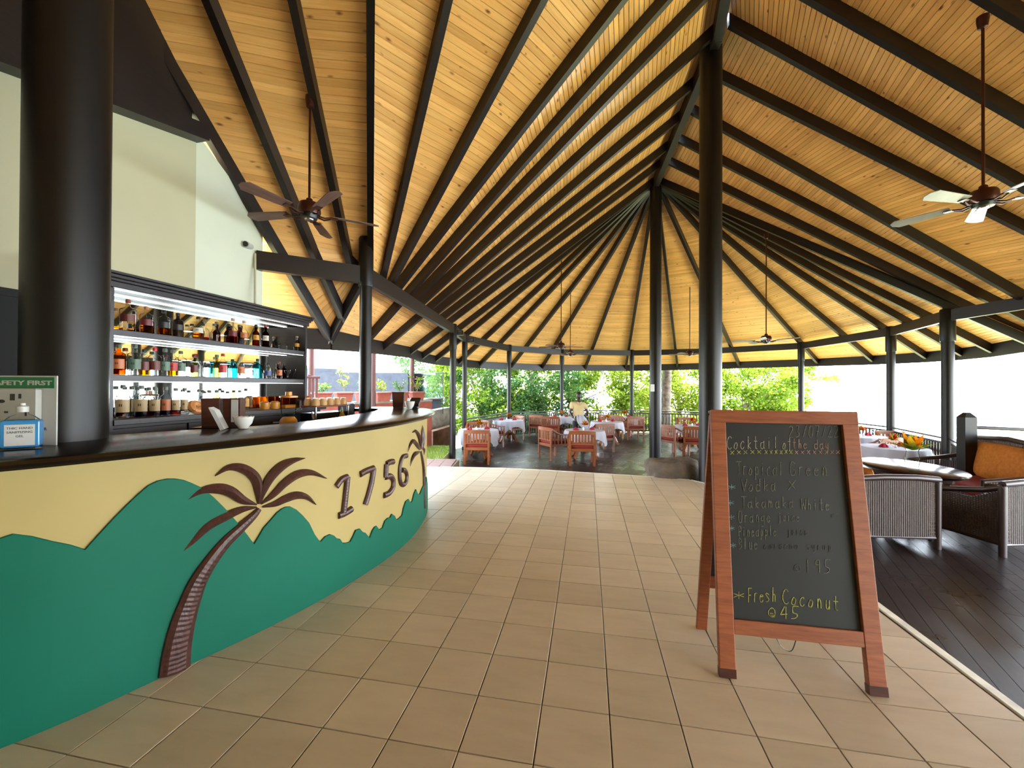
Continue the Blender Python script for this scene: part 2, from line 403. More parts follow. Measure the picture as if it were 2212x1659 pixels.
# planks
def quadplanks(A,B,C,D,width=.076):
    """A->B along rafter i, D->C along rafter i+1 ; planks span from side AB to side DC"""
    n=max(1,int(round(max((B-A).length,(C-D).length)/width))); out=[]
    for k in range(n):
        g=.055
        t0,t1=(k+g)/n,(k+1-g)/n
        p=[A.lerp(B,t0),A.lerp(B,t1),D.lerp(C,t1),D.lerp(C,t0)]
        if (p[0]-p[3]).length+(p[1]-p[2]).length<.08: continue
        out.append(p)
    return out
allp=[]; deck=MB()
for seq in (seqA,seqB):
    for (T,R,E,l0),(T2_,R2_,E2_,l1) in zip(seq,seq[1:]):
        for a,b,c,d in ((T,R,R2_,T2_),(R,E,E2_,R2_)):
            if (a-b).length<.03 and (c-d).length<.03: continue
            a,b,c,d=a+up,b+up,c+up,d+up
            allp+=quadplanks(a,b,c,d)
            o=V((0,0,.024)); q=18
            for i in range(q):
                t0,t1=i/q,(i+1)/q; e=[a.lerp(b,t0),a.lerp(b,t1),d.lerp(c,t1),d.lerp(c,t0)]
                deck.add([x+o for x in e]+[x+o*3 for x in e],[(0,1,2,3),(4,7,6,5)])
deck.build('roof_deck',M['deckback'],ceiling)
def plank_uv(p,k):
    L_=(p[0]-p[3]).length; W=(p[1]-p[0]).length; u0=random.random()*40; v0=random.random()*40
    return [(u0,v0),(u0,v0+W),(u0+L_,v0+W),(u0+L_,v0)]*2
def inview(p):
    c=(p[0]+p[1]+p[2]+p[3])/4
    if c.y<.4: return 0
    q=[proj(x) if x.y>.25 else None for x in p]
    if any(x is None for x in q): return 0
    x=proj(c)
    if not(-100<x[0]<2312 and -60<x[1]<1659): return 0
    ar=0
    for i in range(4):
        a,b=q[i],q[(i+1)%4]; ar+=a[0]*b[1]-a[1]*b[0]
    return min(abs(ar)/2,20000)
sc_=sorted(((inview(p),i) for i,p in enumerate(allp)),reverse=True); big={i for s,i in sc_[:300]}
rest=MB()
for i,p in enumerate(allp):
    jz=V((0,0,random.uniform(-.0015,.0015))); t=V((0,0,.02))
    vs=[x+jz for x in p]+[x+t+jz for x in p]
    if i in big: MB().hexa(vs,plank_uv(p,i)).build('plank',M['pine'],ceiling)
    else: rest.hexa(vs,plank_uv(p,i))
rest.build('planks',M['pine'],ceiling,stuff=True)
# eave fascia
mb=MB(); ev=[s[2] for s in seqB]
for a,b in zip(ev,ev[1:]): mb.beam(a-V((0,0,.07)),b-V((0,0,.07)),.05,.28)
for a,b in ((Em,E0),(E0,E1)): mb.beam(a-V((0,0,.07)),b-V((0,0,.07)),.05,.28)
mb.build('eave_fascia',M['dark'],ceiling)
# ring beams, one per bay between columns
for a,b in zip(ring,ring[1:]):
    MB().beam((a[0],a[1],ZB-.22),(b[0],b[1],ZB-.22),.09,.215).build('ring_beam',M['dark'],ceiling)
# ================================================================ COLUMNS
def column(lab,x,y,r,z0,z1,sleeve=True,mat='column',name='column',n=32):
    t=thing(name,lab,'column',(x,y,z0))
    MB().lathe([(r,0),(r,z1-z0)],n).build('shaft',M[mat],t,smooth=True)
    if sleeve:
        h=z1-z0; MB().lathe([(r*1.16,h-.62),(r*1.22,h-.6),(r*1.22,h),(r*1.1,h+.02)],n).build('top_sleeve',M[mat],t,smooth=True)
    return t
column('thick round black column directly behind the chalkboard sign',3.07,6.33,.163,DF,6.72,False)
colB=column('tall black column at the roof apex, with white socket box on it',3.70,10.55,.145,DF,6.72,False)
column('massive black column rising from the bar top at left edge',-2.40,2.2,.168,0,6.3,False,n=40)
column('slim black column rising behind the bar sink, at roof corner',-1.91,5.32,.076,0,3.36)
column('slim black column beside the lawn, nearest left of the dining tables',-1.49,10.3,.078,DF,3.0)
column('slim column directly behind the column beside the lawn',-1.42,12.25,.07,DF,3.0)
column('slim railing column behind the second left table',-.11,15.35,.075,DF,3.0)
column('slim railing column just left of the waiter',2.06,16.91,.075,DF,3.0)
column('slim railing column left of the apex column',5.04,17.2,.075,DF,3.0)
column('slim railing column hidden behind the chalkboard column',7.7,16.2,.075,DF,3.0)
column('slim railing column in the sun glare above the chalkboard',9.88,13.97,.085,DF,3.0)
column('slim railing column second from the right edge',9.61,10.37,.088,DF,3.0)
column('slim railing column beside the square pointed post at right',8.58,8.05,.095,DF,3.0)
column('slim column out to the right of the wicker armchairs',8.5,5.2,.085,DF,3.0)
tag(MB().box(-.05,.05,-.02,.02,-.09,.09).build('socket_box',M['white'],None,loc=aty(1409,838,10.37)),'small white socket box on the apex column','socket')
for px,py,yy,lab in ((992,719,10.5,'small black speaker box on the ring beam left of the second column'),(1017,735,12.4,'small black floodlight box on the ring beam behind the second column')):
    p=aty(px,py,yy); t=thing('speaker_box',lab,'speaker',p)
    MB().cbox(-.1,.1,-.08,.08,-.06,.06).build('housing',M['blackpl'],t); MB().cbox(-.08,.08,-.085,-.075,-.045,.045,.003).build('grille',M['metal'],t)
#@@SETTING
# ================================================================ FLOORS
TA=radians(10.5)                 # azimuth of tile columns
tu=V((cos(TA),-sin(TA),0)); tv=V((sin(TA),cos(TA),0)); TS=.30
edge=[(-6,-3),(2.0,-3),(2.05,.5),(2.28,1.83),(2.45,2.76),(2.66,4.2),(2.86,5.4),(2.98,6.1),(2.8,6.42),(2.29,6.63),(1.37,6.89),(.6,7.12),(-.17,7.27),(-1.25,7.36),(-1.6,6.5),(-3.3,6.5),(-3.3,5.0),(-6,5.0)]
floor=struct(MB().prism(edge,-.45,-.012).build('floor',M['grout']))
from mathutils.geometry import tessellate_polygon
def clip_convexcell(cell,poly):
    # cell clipped against the half planes of platform edges near it (platform is nearly convex there)
    out=cell
    for a,b in CLIPS:
        nx,ny=b[1]-a[1],-(b[0]-a[0]); new=[]   # outward normal
        for i in range(len(out)):
            p,q=out[i],out[(i+1)%len(out)]
            dp=(p[0]-a[0])*nx+(p[1]-a[1])*ny; dq=(q[0]-a[0])*nx+(q[1]-a[1])*ny
            if dp<=0: new.append(p)
            if dp*dq<0:
                t=dp/(dp-dq); new.append((p[0]+(q[0]-p[0])*t,p[1]+(q[1]-p[1])*t))
        out=new
        if len(out)<3: return []
    return out
CLIPS=[(edge[2],edge[3]),(edge[3],edge[4]),(edge[4],edge[5]),(edge[5],edge[6]),(edge[6],edge[7]),(edge[7],edge[8]),(edge[8],edge[9]),(edge[9],edge[10]),(edge[10],edge[12]),(edge[12],edge[13])]
CLIPS=[(b,a) if False else (a,b) for a,b in CLIPS]
# anchor: a grid crossing measured in the photograph
anc=atz(400+1165*1120/2212,1000+1230*1120/2212,0)
tiles=[]
for i in range(-22,16):
    for j in range(-18,26):
        o=anc+tu*(i*TS)+tv*(j*TS); g=.0028
        cell=[o+tu*g+tv*g,o+tu*(TS-g)+tv*g,o+tu*(TS-g)+tv*(TS-g),o+tu*g+tv*(TS-g)]
        c=o+tu*TS/2+tv*TS/2
        if c.y<-2.5 or c.x<-4.5 or c.y>8 or (c.x<-1.7 and c.y>6.4) : continue
        cc=clip_convexcell([(p.x,p.y) for p in cell],None)
        # CLIPS are listed anticlockwise from the right-hand edge
        if len(cc)<3: continue
        tiles.append((c,cc,len(cc)==4 and all(abs(p[0]-q.x)+abs(p[1]-q.y)<1e-6 for p,q in zip(cc,cell))))
g=.0028; tb=MB().cbox(g,TS-g,g,TS-g,-.02,0,.0012); tmesh=tb.mesh('tile',M['tile'])
def tvis(c):
    if c.y<.9: return 1e9
    x,y=proj((c.x,c.y,0)); 
    return c.y+ (0 if 0<x<2212 else 100)
tiles.sort(key=lambda t:tvis(t[0])); nt_=0; rest=MB()
for c,cc,full in tiles:
    if full and nt_<300 and tvis(c)<50:
        o=bpy.data.objects.new('tile',tmesh); COL.objects.link(o); o.parent=floor
        o.location=c-tu*TS/2-tv*TS/2+V((0,0,random.uniform(-.0003,.0003))); o.rotation_euler.z=-TA; nt_+=1
    else: rest.prism(cc,-.02,0)
rest.build('tiles',M['tile'],floor,stuff=True)
mb=MB()
for a,b in zip(edge[2:14],edge[3:15]):
    if a[1]<6.3 and b[1]<6.5: mb.beam((a[0]+.012,a[1],-.05),(b[0]+.012,b[1],-.05),.045,.053)
    else: mb.beam((a[0],a[1]+.012,-.05),(b[0],b[1]+.012,-.05),.03,.052)
mb.build('edge_strip',M['nosing'],floor)
# lower dining deck
fl2=struct(MB().prism([(-1.75,6.4),(-1.75,12.3),(-.4,15.7),(1.9,17.3),(5.1,17.6),(7.9,16.6),(10.2,14.2),(10.0,10.3),(9.0,8.0),(8.9,-2),(1.9,-2),(1.9,6)],DF-.1,DF-.012).build('floor',M['mahog']))
ba=radians(30); bu=V((sin(ba),cos(ba),0)); bv=V((cos(ba),-sin(ba),0)); boards=[]
poly2=[(-1.75,7.0),(-1.75,12.3),(-.4,15.7),(1.9,17.3),(5.1,17.6),(7.9,16.6),(10.2,14.2),(10.0,10.3),(9.0,8.0),(8.9,-1.5),(2.0,-1.5),(2.3,2)]
def clippoly(cell,poly):   # Sutherland-Hodgman, poly clockwise convex-ish
    out=cell
    for a,b in zip(poly,poly[1:]+poly[:1]):
        nx,ny=-(b[1]-a[1]),(b[0]-a[0]); new=[]
        for i in range(len(out)):
            p,q=out[i],out[(i+1)%len(out)]
            dp=(p[0]-a[0])*nx+(p[1]-a[1])*ny; dq=(q[0]-a[0])*nx+(q[1]-a[1])*ny
            if dp<=0: new.append(p)
            if dp*dq<0: t=dp/(dp-dq); new.append((p[0]+(q[0]-p[0])*t,p[1]+(q[1]-p[1])*t))
        out=new
        if len(out)<3: return []
    return out
hull2=[(-1.75,5.5),(-1.75,12.3),(-.4,15.7),(1.9,17.3),(5.1,17.6),(7.9,16.6),(10.2,14.2),(10.0,10.3),(9.0,8.0),(8.9,-1.5),(2.0,-1.5)]
BW=.125
for k in range(-110,70):
    u=-6+random.random()*2
    while u<24:
        Lb=random.uniform(2.2,3.6); o=bv*(k*BW); a=o+bu*(u+.002); b=o+bu*(u+Lb-.002); g=.0018
        cell=[(a+bv*g),(b+bv*g),(b+bv*(BW-g)),(a+bv*(BW-g))]
        cc=clippoly([(p.x,p.y) for p in cell],hull2); u+=Lb
        if len(cc)<3: continue
        cx=sum(p[0] for p in cc)/len(cc); cy=sum(p[1] for p in cc)/len(cc)
        if cy<5.9 and cx<1.85: continue
        boards.append((cy+(0 if cx>1.9 or cy>6.4 else 50),cc,k))
boards.sort(key=lambda t:t[0] if t[0]>1.3 else 99); rest=MB()
def board(mb,cc,k):
    n=len(cc); vs=[(x,y,DF-.02) for x,y in cc]+[(x,y,DF) for x,y in cc]; ro=random.random()*20
    uv=[(x*bu.x+y*bu.y+ro,x*bv.x+y*bv.y+ro) for x,y in cc]*2
    cw=sum((cc[i][0]*cc[(i+1)%n][1]-cc[(i+1)%n][0]*cc[i][1]) for i in range(n))<0
    fs=[tuple(range(n)),tuple(range(n,2*n))[::-1]]+[(j,n+j,n+(j+1)%n,(j+1)%n) for j in range(n)]
    if not cw: fs=[f[::-1] for f in fs]
    mb.add(vs,fs,uv)
for i,(s_,cc,k) in enumerate(boards):
    if i<300:
        mb=MB(); board(mb,cc,k); mb.build('floorboard',M['floorboard'],fl2)
    else: board(rest,cc,k)
rest.build('floorboards',M['floorboard'],fl2,stuff=True)
# bar-side lower ground, lawn, paving, sea, hill
tag(MB().prism([(-200,-60),(-200,13),(-9,13),(-6,22),(4,27),(14,24),(18,14),(15,-60)],-1.4,-.75).build('garden_ground',M['ground']),'leafy ground falling away below the dining deck','ground')['kind']='structure'
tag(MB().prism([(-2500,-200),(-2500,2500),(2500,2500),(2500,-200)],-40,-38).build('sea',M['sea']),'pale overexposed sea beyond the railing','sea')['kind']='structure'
#@@BUILD
# ================================================================ WALLS
def wallseg(name,pts,tops,thick=.2,zb=0,mat='wall',nrm=(-1,0)):
    mb=MB(); n=len(pts); vs=[]
    for (x,y),z in zip(pts,tops):
        vs+=[(x,y,zb),(x,y,z),(x+nrm[0]*thick,y+nrm[1]*thick,z),(x+nrm[0]*thick,y+nrm[1]*thick,zb)]
    fs=[]
    for i in range(n-1):
        for k in range(4): fs.append((i*4+k,i*4+4+k,i*4+4+(k+1)%4,i*4+(k+1)%4))
    fs+=[(0,1,2,3),tuple((n-1)*4+k for k in (3,2,1,0))]
    mb.add(vs,fs); return struct(mb.build(name,M[mat]))
wallseg('wall_left',[(-4.9,-4.2),(-3.95,.1),(-3.37,2.69),(-3.08,3.96)],[2.9,2.9,3.51,3.81])
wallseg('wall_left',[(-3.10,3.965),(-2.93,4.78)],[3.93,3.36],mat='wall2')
struct(MB().beam((-3.93,.1,2.9),(-3.06,3.965,3.81),.26,.15).build('trim_1',M['dark']))
wallseg('wall_left',[(-5.0,-4.2),(-4.03,.1),(-3.14,3.98)],[6.8,6.8,4.7],.06,zb=2.6,mat='dark')
struct(MB().box(-5.2,6.2,-4.4,-4.2,-.5,4.0).build('added_wall_back',M['wall']))  # unseen rear wall, added to cut the light falling on the bar front
# outdoor service duct and camera on the wall
t=thing('security_camera','white security camera mounted on the wall corner above the bottle shelf','camera',aty(541,532,4.62))
MB().tube([(-.05,0,.03),(0,-.01,.0)],[.028,.028],12).build('mount',M['white'],t,smooth=True)
b=MB().tube([(-.015,.02,0),(.02,-.12,-.015)],[.036,.036],16).build('housing',M['white'],t,smooth=True)
MB().tube([(.02,-.118,-.0148),(.0205,-.124,-.0155)],[.029,.029],16).build('lens_cover',M['blackpl'],b,smooth=True)
tag(MB().tube([aty(551,548,4.66),aty(551,668,4.55)],.012,8).build('conduit',M['wall'],None,smooth=True),'thin white conduit running down the wall from the security camera','conduit')
# ================================================================ BAR COUNTER
BZ=1.155
foot=[(-3.6,.55),(-2.75,1.02),(-2.05,1.63),(-1.74,2.04),(-1.43,2.52),(-1.21,2.98),(-1.06,3.42),(-.975,3.85),(-.955,4.3),(-.99,4.75),(-1.10,5.2),(-1.34,5.56),(-1.72,5.74),(-2.1,5.76)]
fp=catmull([(x,y,0) for x,y in foot],8)
S_=[0]
for a,b in zip(fp,fp[1:]): S_.append(S_[-1]+(b-a).length)
nrm=[]
for i in range(len(fp)):
    d=(fp[min(i+1,len(fp)-1)]-fp[max(i-1,0)]).normalized(); nrm.append(V((d.y,-d.x,0)))
def bar(s,z,off):
    s=max(0,min(S_[-1]-1e-4,s))
    for i in range(len(S_)-1):
        if S_[i]<=s<=S_[i+1]:
            t=(s-S_[i])/(S_[i+1]-S_[i]); p=fp[i].lerp(fp[i+1],t); n=nrm[i].lerp(nrm[i+1],t).normalized(); return V((p.x+n.x*off,p.y+n.y*off,z))
def wallhit(px,py,off=0):
    X,Y,Z=ray(px,py); best=None
    for i in range(len(fp)-1):
        a=fp[i]+nrm[i]*off; b=fp[i+1]+nrm[i+1]*off; ex,ey=b.x-a.x,b.y-a.y; den=X*ey-Y*ex
        if abs(den)<1e-9: continue
        t=(a.x*ey-a.y*ex)/den; u=(a.x*Y-a.y*X)/den
        if t>.3 and -1e-6<=u<=1+1e-6 and (best is None or t<best[0]): best=(t,S_[i]+u*(S_[i+1]-S_[i]))
    if best is None: return wallhit(px-1.5,py,off)
    return best[1],CZ+Z*best[0]
bc=thing('bar_counter','curved bar counter with cream and sea-green mural front and dark polished top','bar counter',(0,0,0))
def loft(mb,prof,s0=0,s1=None,n=110,close=True):   # prof: (off,z) list
    s1=S_[-1]-1e-3 if s1 is None else s1; k=len(prof); vs=[];fs=[]
    for i in range(n+1):
        s=s0+(s1-s0)*i/n; vs+=[bar(s,z,o) for o,z in prof]
    for i in range(n):
        for j in range(k if close else k-1): fs.append((i*k+j,i*k+(j+1)%k,(i+1)*k+(j+1)%k,(i+1)*k+j))
    if close: fs+=[tuple(range(k))[::-1],tuple(n*k+j for j in range(k))]
    return mb.add(vs,fs)
loft(MB(),[(0,0),(0,BZ-.04),(-.09,BZ-.04),(-.09,0)]).build('front_panel',M['cream'],bc,smooth=True)
# counter top with rounded nosing; width grows to .52 m and closes round the end
def ctop():
    mb=MB(); n=140; pr=[(.055,-.042),(.082,-.038),(.094,-.022),(.088,-.007),(.07,0)]
    k=len(pr)+2; vs=[];fs=[]
    inner=catmull([(-3.7,1.4,0),(-3.0,1.65,0),(-2.55,2.1,0),(-2.2,2.6,0),(-1.85,3.0,0),(-1.68,3.5,0),(-1.62,4.1,0),(-1.62,4.8,0),(-1.70,5.2,0),(-1.80,5.33,0),(-2.1,5.36,0)],12)
    for i in range(n+1):
        s=(S_[-1]-1e-3)*i/n; q=inner[min(len(inner)-1,int(round(i/n*(len(inner)-1))))]
        vs+=[bar(s,BZ+dz,o) for o,dz in pr]; vs+=[V((q.x,q.y,BZ)),V((q.x,q.y,BZ-.04))]
    for i in range(n):
        for j in range(k): fs.append((i*k+j,i*k+(j+1)%k,(i+1)*k+(j+1)%k,(i+1)*k+j))
    fs+=[tuple(range(k))[::-1],tuple(n*k+j for j in range(k))]
    return mb.add(vs,fs)
ctop().build('counter_top',M['bartop'],bc,smooth=True)
loft(MB(),[(.012,BZ-.054),(.02,BZ-.0425),(0,BZ-.0425),(0,BZ-.054)]).build('under_moulding',M['bartop'],bc,smooth=True)
# green mountain silhouette board
gp=[(0,1163),(27,1154),(69,1159),(114,1170),(151,1177),(184,1187),(200,1169),(220,1147),(248,1117),(275,1090),(298,1068),(320,1049),(340,1039),(362,1034),(380,1034),(398,1037),(416,1044),(435,1053),(462,1074),(494,1106),(517,1133),(535,1156),(549,1175),(557,1162),(570,1140),(586,1122),(598,1108),(609,1099),(618,1095),(627,1094),(641,1101),(655,1114),(668,1129),(680,1154),(688,1165),(693,1170),(703,1159),(714,1154),(722,1157),(728,1163),(735,1164),(741,1173),(751,1172),(757,1170),(763,1159),(769,1145),(778,1142),(784,1149),(790,1151),(799,1162),(805,1146),(810,1138),(814,1136),(820,1144),(827,1140),(832,1125),(838,1119),(843,1118),(847,1110),(853,1114),(857,1123),(863,1119),(869,1113),(872,1098),(877,1083),(883,1078),(887,1086),(891,1082),(895,1066),(899,1057),(903,1067),(907,1068),(911,1058),(915,1049)]
pr=[wallhit(x,y,.012) for x,y in gp]; pr=[(0,.8),(max(0.1,pr[0][0]-1.2),.9),(pr[0][0]-.5,.86)]+pr+[(pr[-1][0]+.1,.30),(pr[-1][0]+.25,.42),(pr[-1][0]+.6,.2)]
cl=[pr[0]]
for p in pr[1:]:
    if p[0]>cl[-1][0]+.001: cl.append(p)
dn=[]
for a,b in zip(cl,cl[1:]):
    m=max(1,int((b[0]-a[0])/.05))
    dn+=[(a[0]+(b[0]-a[0])*i/m,a[1]+(b[1]-a[1])*i/m) for i in range(m)]
dn.append(cl[-1]); mb=MB(); vs=[];fs=[]
for s,z in dn: vs+=[bar(s,0.001,.001),bar(s,0.001,.014),bar(s,z-.003,.014),bar(s,z,.011),bar(s,z,.001)]
for i in range(len(dn)-1):
    for j in range(4): fs.append((i*5+j,i*5+j+1,i*5+6+j,i*5+5+j))
mb.add(vs,fs).build('mountain_panel',M['green'],bc)
# carved relief: palm trees and numerals on the curved front
def relief(pxs,widths,h,name,parent,keel=True,ridges=0,sub=5,base=.012,taper=True,mat='carved',metric=False):
    """pxs centre line in the photograph, widths in pixels there (turned into metres at that distance)"""
    P=[]
    for (x,y),wd in zip(pxs,widths):
        s,z=wallhit(x,y,base); q=bar(s,z,base); P.append(V((s,z,wd*q.y/F/2)))
    C=catmull(P,sub); vs=[];fs=[];k=7
    for i,c in enumerate(C):
        d=(C[min(i+1,len(C)-1)]-C[max(i-1,0)]); d=V((d.x,d.y)).normalized(); n=V((-d.y,d.x)); r=max(c.z,.0012)
        rp=(1+.035*(i%2)) if ridges else 1
        hh=min(h,r*1.1)*rp
        for o,e in ((-1,0),(-.93,.45),(-.55,.8),(0,1.0 if keel else .95),(.55,.8),(.93,.45),(1,0)):
            if keel: e={0:1,.8:.62,.45:.3,1.0:1}.get(e,e) if e!=0 else 0
            vs.append(bar(c.x+n.x*o*r,max(.002,c.y+n.y*o*r),base-.004+hh*e))
    for i in range(len(C)-1):
        for j in range(k-1): fs.append((i*k+j,i*k+j+1,(i+1)*k+j+1,(i+1)*k+j))
    fs+=[tuple(range(k)),tuple((len(C)-1)*k+j for j in range(k))[::-1]]
    return MB().add(vs,fs).build(name,M[mat],parent,smooth=False)
def c7(*p): return [(x/2.1854,900+y/2.1854) for x,y in p]
def sub(name,lab):
    o=bpy.data.objects.new(name,None); COL.objects.link(o); o.parent=bc; o['label']=lab; o.empty_display_size=.1; return o
palm=sub('palm_relief','large carved brown palm tree relief')
relief(c7((822,1200),(833,1100),(858,980),(890,880),(930,780),(985,690),(1060,595),(1135,525),(1195,470),(1226,436)),[58,54,49,43,37,31,26,22,16,10],.045,'trunk',palm,False,1,9)
for pts,w in (([(1222,413),(1222,360),(1212,300),(1180,262),(1130,240),(1075,243),(1017,281)],20),([(1230,412),(1245,350),(1280,285),(1330,235),(1385,208),(1443,196)],20),
  ([(1234,414),(1290,370),(1350,310),(1410,272),(1475,265),(1545,292)],18),([(1240,427),(1300,412),(1350,388),(1400,372),(1450,380),(1495,416)],17),
  ([(1214,416),(1150,395),(1090,355),(1030,340),(950,352),(865,408)],22),([(1214,428),(1140,440),(1060,475),(980,520),(910,590),(845,656)],19)):
    relief(c7(*pts),[3,w*.75,w,w*1.0,w*.62,1.5][:len(pts)] if len(pts)==6 else [3,w*.7,w,w,w*.9,w*.6,1.5],.032,'frond',palm,True,0,6)
palm2=sub('palm_relief','smaller carved palm relief at the far curved end')
def c8(*p): return [(780+x/6.9125,780+y/6.9125) for x,y in p]
relief(c8((898,1350),(915,1450),(930,1560),(938,1680),(940,1850),(942,2100),(944,2190)),[4,6,7,7.5,8,9,9],.04,'trunk',palm2,False,1)
for pts in ([(900,1315),(885,1230),(872,1140),(845,1070),(815,1045),(775,1068)],[(908,1315),(915,1210),(915,1110),(918,1020),(920,958)],[(925,1320),(938,1220),(942,1130),(943,1050)],
  [(885,1325),(850,1270),(810,1210),(770,1200),(735,1260),(706,1356)],[(890,1348),(850,1370),(800,1400),(765,1470),(740,1570)],[(912,1310),(930,1295),(942,1330),(943,1400)]):
    relief(c8(*pts),([1.5,7,9,8,5,1] if len(pts)==6 else [1.5,7,9,6,1] if len(pts)==5 else [1.5,5,6,1.5]),.03,'frond',palm2)
def c4(*p): return [(600+x/3.95,680+y/3.95) for x,y in p]
for ch,strokes,w in (('1',[c7((1588,330),(1612,298),(1640,285)),c7((1640,285),(1634,345),(1628,400),(1622,455)),c7((1598,468),(1628,456),(1660,436))],14),
   ('7',[c4((703,1362),(750,1335),(817,1310)),c4((817,1310),(800,1420),(775,1520),(745,1620))],13.5),
   ('5',[c4((985,1253),(955,1258),(925,1275)),c4((925,1275),(922,1320),(920,1385)),c4((920,1385),(960,1378),(983,1410),(980,1470),(950,1520),(905,1542))],12.5),
   ('6',[c4((1100,1203),(1065,1215),(1045,1270),(1038,1350),(1045,1425),(1070,1450),(1093,1425),(1100,1370),(1085,1330),(1060,1325))],10.5)):
    t=sub('numeral','carved brown numeral %s'%ch)
    for st in strokes: relief(st,[w]*len(st),.035,'stroke',t,False,1,8,base=.006)
# ================================================================ BOTTLE SHELF UNIT
P0=V((-2.96,3.02,0)); du=V((.2233,.9747,0)); dn_=V((-.9747,.2233,0)); UA=atan2(du.y,du.x)
def us(px,off):      # distance along the unit for an image column, at depth off behind its front
    X,Y,_=ray(px,820); a=P0+dn_*off
    t=(a.x*du.y-a.y*du.x)/(X*du.y-Y*du.x); q=V((X*t,Y*t,0)); return (q-a).dot(du)
SH=[1.19,1.525,1.865]; LU=1.985
unit=thing('bottle_shelf','tall dark wooden bar shelf unit with mirror back and lit shelves','shelf',P0,UA)
MB().cbox(-.11,.0,-.02,.29,0,2.17).build('side_panel',M['shelfwood'],unit)
MB().cbox(LU,LU+.03,-.01,.29,1.191,2.17).build('side_panel',M['shelfwood'],unit)
mb=MB(); mb.cbox(-.12,LU+.04,-.03,.29,2.17,2.215); mb.cbox(-.135,LU+.055,-.045,.29,2.215,2.235,.003); mb.cbox(-.15,LU+.07,-.06,.29,2.235,2.265,.006); mb.cbox(-.16,LU+.08,-.07,.29,2.265,2.285,.004)
mb.build('cornice',M['shelfwood'],unit)
for z in SH[1:]: MB().cbox(0,LU,0,.262,z-.045,z,.003).build('shelf_board',M['shelfwood'],unit)
MB().box(0,LU,.265,.275,1.191,2.17).build('mirror',M['mirror'],unit)
for z in (2.165,1.818,1.478):
    MB().box(.01,LU-.01,.012,.02,z-.004,z).build('light_strip',M['led'],unit)
    MB().box(.01,LU-.01,.245,.252,z-.004,z).build('light_strip',M['led'],unit)
MB().box(.002,.012,.25,.262,1.2,1.46).build('light_strip',M['led'],unit)
bk=thing('back_counter','low black cabinet counter carrying the lit bottle shelves','cabinet',P0,UA)
MB().cbox(.002,2.35,-.03,.29,1.145,1.19).build('worktop',M['shelfwood'],bk)
MB().box(.004,2.3,.02,.28,0,1.145).build('carcass',M['blackpl'],bk)
for k in range(4):
    d=MB().cbox(.01+k*.57,.56+k*.57,0,.02,.5,1.12).build('door',M['shelfwood'],bk); MB().cbox(.25+k*.62,.35+k*.62,-.02,0,1.04,1.055).build('handle',M['metal'],d)
DK=col(16,15,17,'matt_black',.75)
tc_=thing('tall_cabinet','dark cabinet almost hidden behind the massive left column','cabinet',(-3.52,1.85,0),-.22)
MB().cbox(0,.34,0,1.0,0,2.03).build('carcass',DK,tc_); MB().cbox(.34,.36,.02,.49,.05,1.98).build('door',DK,tc_); MB().cbox(.34,.36,.51,.98,.05,1.98).build('door',DK,tc_)
# ---- bottles
def bottle(lab,loc,h,r,gl,cap,lab_col=None,liq_=None,lv=.3,style=0,sx=1,grp=None,rz=0,band=(.18,.5)):
    b=h; nb=.30*h if style!=3 else .2*h
    sh={0:[(r,.02),(r,.58),(r*.8,.66),(r*.34,.74),(.013,.82),(.0125,.9)],
        1:[(r,.02),(r,.66),(r*.92,.70),(r*.45,.75),(.014,.78),(.013,.9)],
        2:[(r*.9,.02),(r,.3),(r*.9,.5),(r*.55,.62),(.013,.72),(.012,.92)],
        3:[(r,.02),(r,.55),(r*.7,.62),(r*.28,.70),(.012,.76),(.012,.93)]}[style]
    prof=[(r*.8,0)]+[(a,z*h) for a,z in sh]
    root=MB().lathe(prof,14,sx=1,sy=sx).build('bottle',gl,None,smooth=True,loc=loc,rz=rz)
    tag(root,lab,'bottle',grp)
    zt=prof[-1][1]; MB().lathe([(.0165,0),(.0165,.09*h),(.014,.115*h)],10,(0,0,zt-.015*h)).build('cap',cap,root,smooth=True)
    if liq_: MB().lathe([(r*.9,.006),(r*.9,lv*h)],14,sy=sx).build('liquid',liq_,root,smooth=True)
    if lab_col:
        mb=MB(); n=10; rr=r*1.015; vs=[];fs=[]
        for i in range(n+1):
            a=radians(-85+110*i/n) ; vs+=[(rr*cos(a),rr*sin(a)*sx,band[0]*h),(rr*cos(a),rr*sin(a)*sx,band[1]*h)]
        for i in range(n): fs.append((i*2,i*2+2,i*2+3,i*2+1))
        mb.add(vs,fs).build('paper_label',lab_col,root,smooth=True)
        MB().add([(vs[6][0]*1.01,vs[6][1]*1.02,(band[0]*.55+band[1]*.45)*h),(vs[10][0]*1.01,vs[10][1]*1.02,(band[0]*.55+band[1]*.45)*h),(vs[10][0]*1.01,vs[10][1]*1.02,(band[0]*.35+band[1]*.65)*h),(vs[6][0]*1.01,vs[6][1]*1.02,(band[0]*.35+band[1]*.65)*h)],[(0,1,2,3)]).build('printed_mark',col(70,50,44,'labelink'),root)
    return root
G=M['glass']; Gb=glassm('brown_glass',hexr(140,70,34),.1); Gt=glassm('turquoise_glass',hexr(120,215,225),.1); Ga=glassm('amber_glass',hexr(240,170,70),.1); Gk=col(24,20,20,'darkbottle',.15); Gg=glassm('olive_glass',hexr(190,190,120),.1)
def up_(px,shelf,off,dz=0):
    s=us(px,off); q=P0+du*s+dn_*off; return (q.x,q.y,SH[shelf]+dz)
cR=col(150,70,50,'capred');cO=col(214,130,90,'caporange');cD=col(40,28,28,'capdark');cG=col(96,108,96,'capgreengrey');cS=col(210,36,44,'capscarlet');cM=col(120,28,34,'capmaroon');cT=col(200,160,130,'captan')
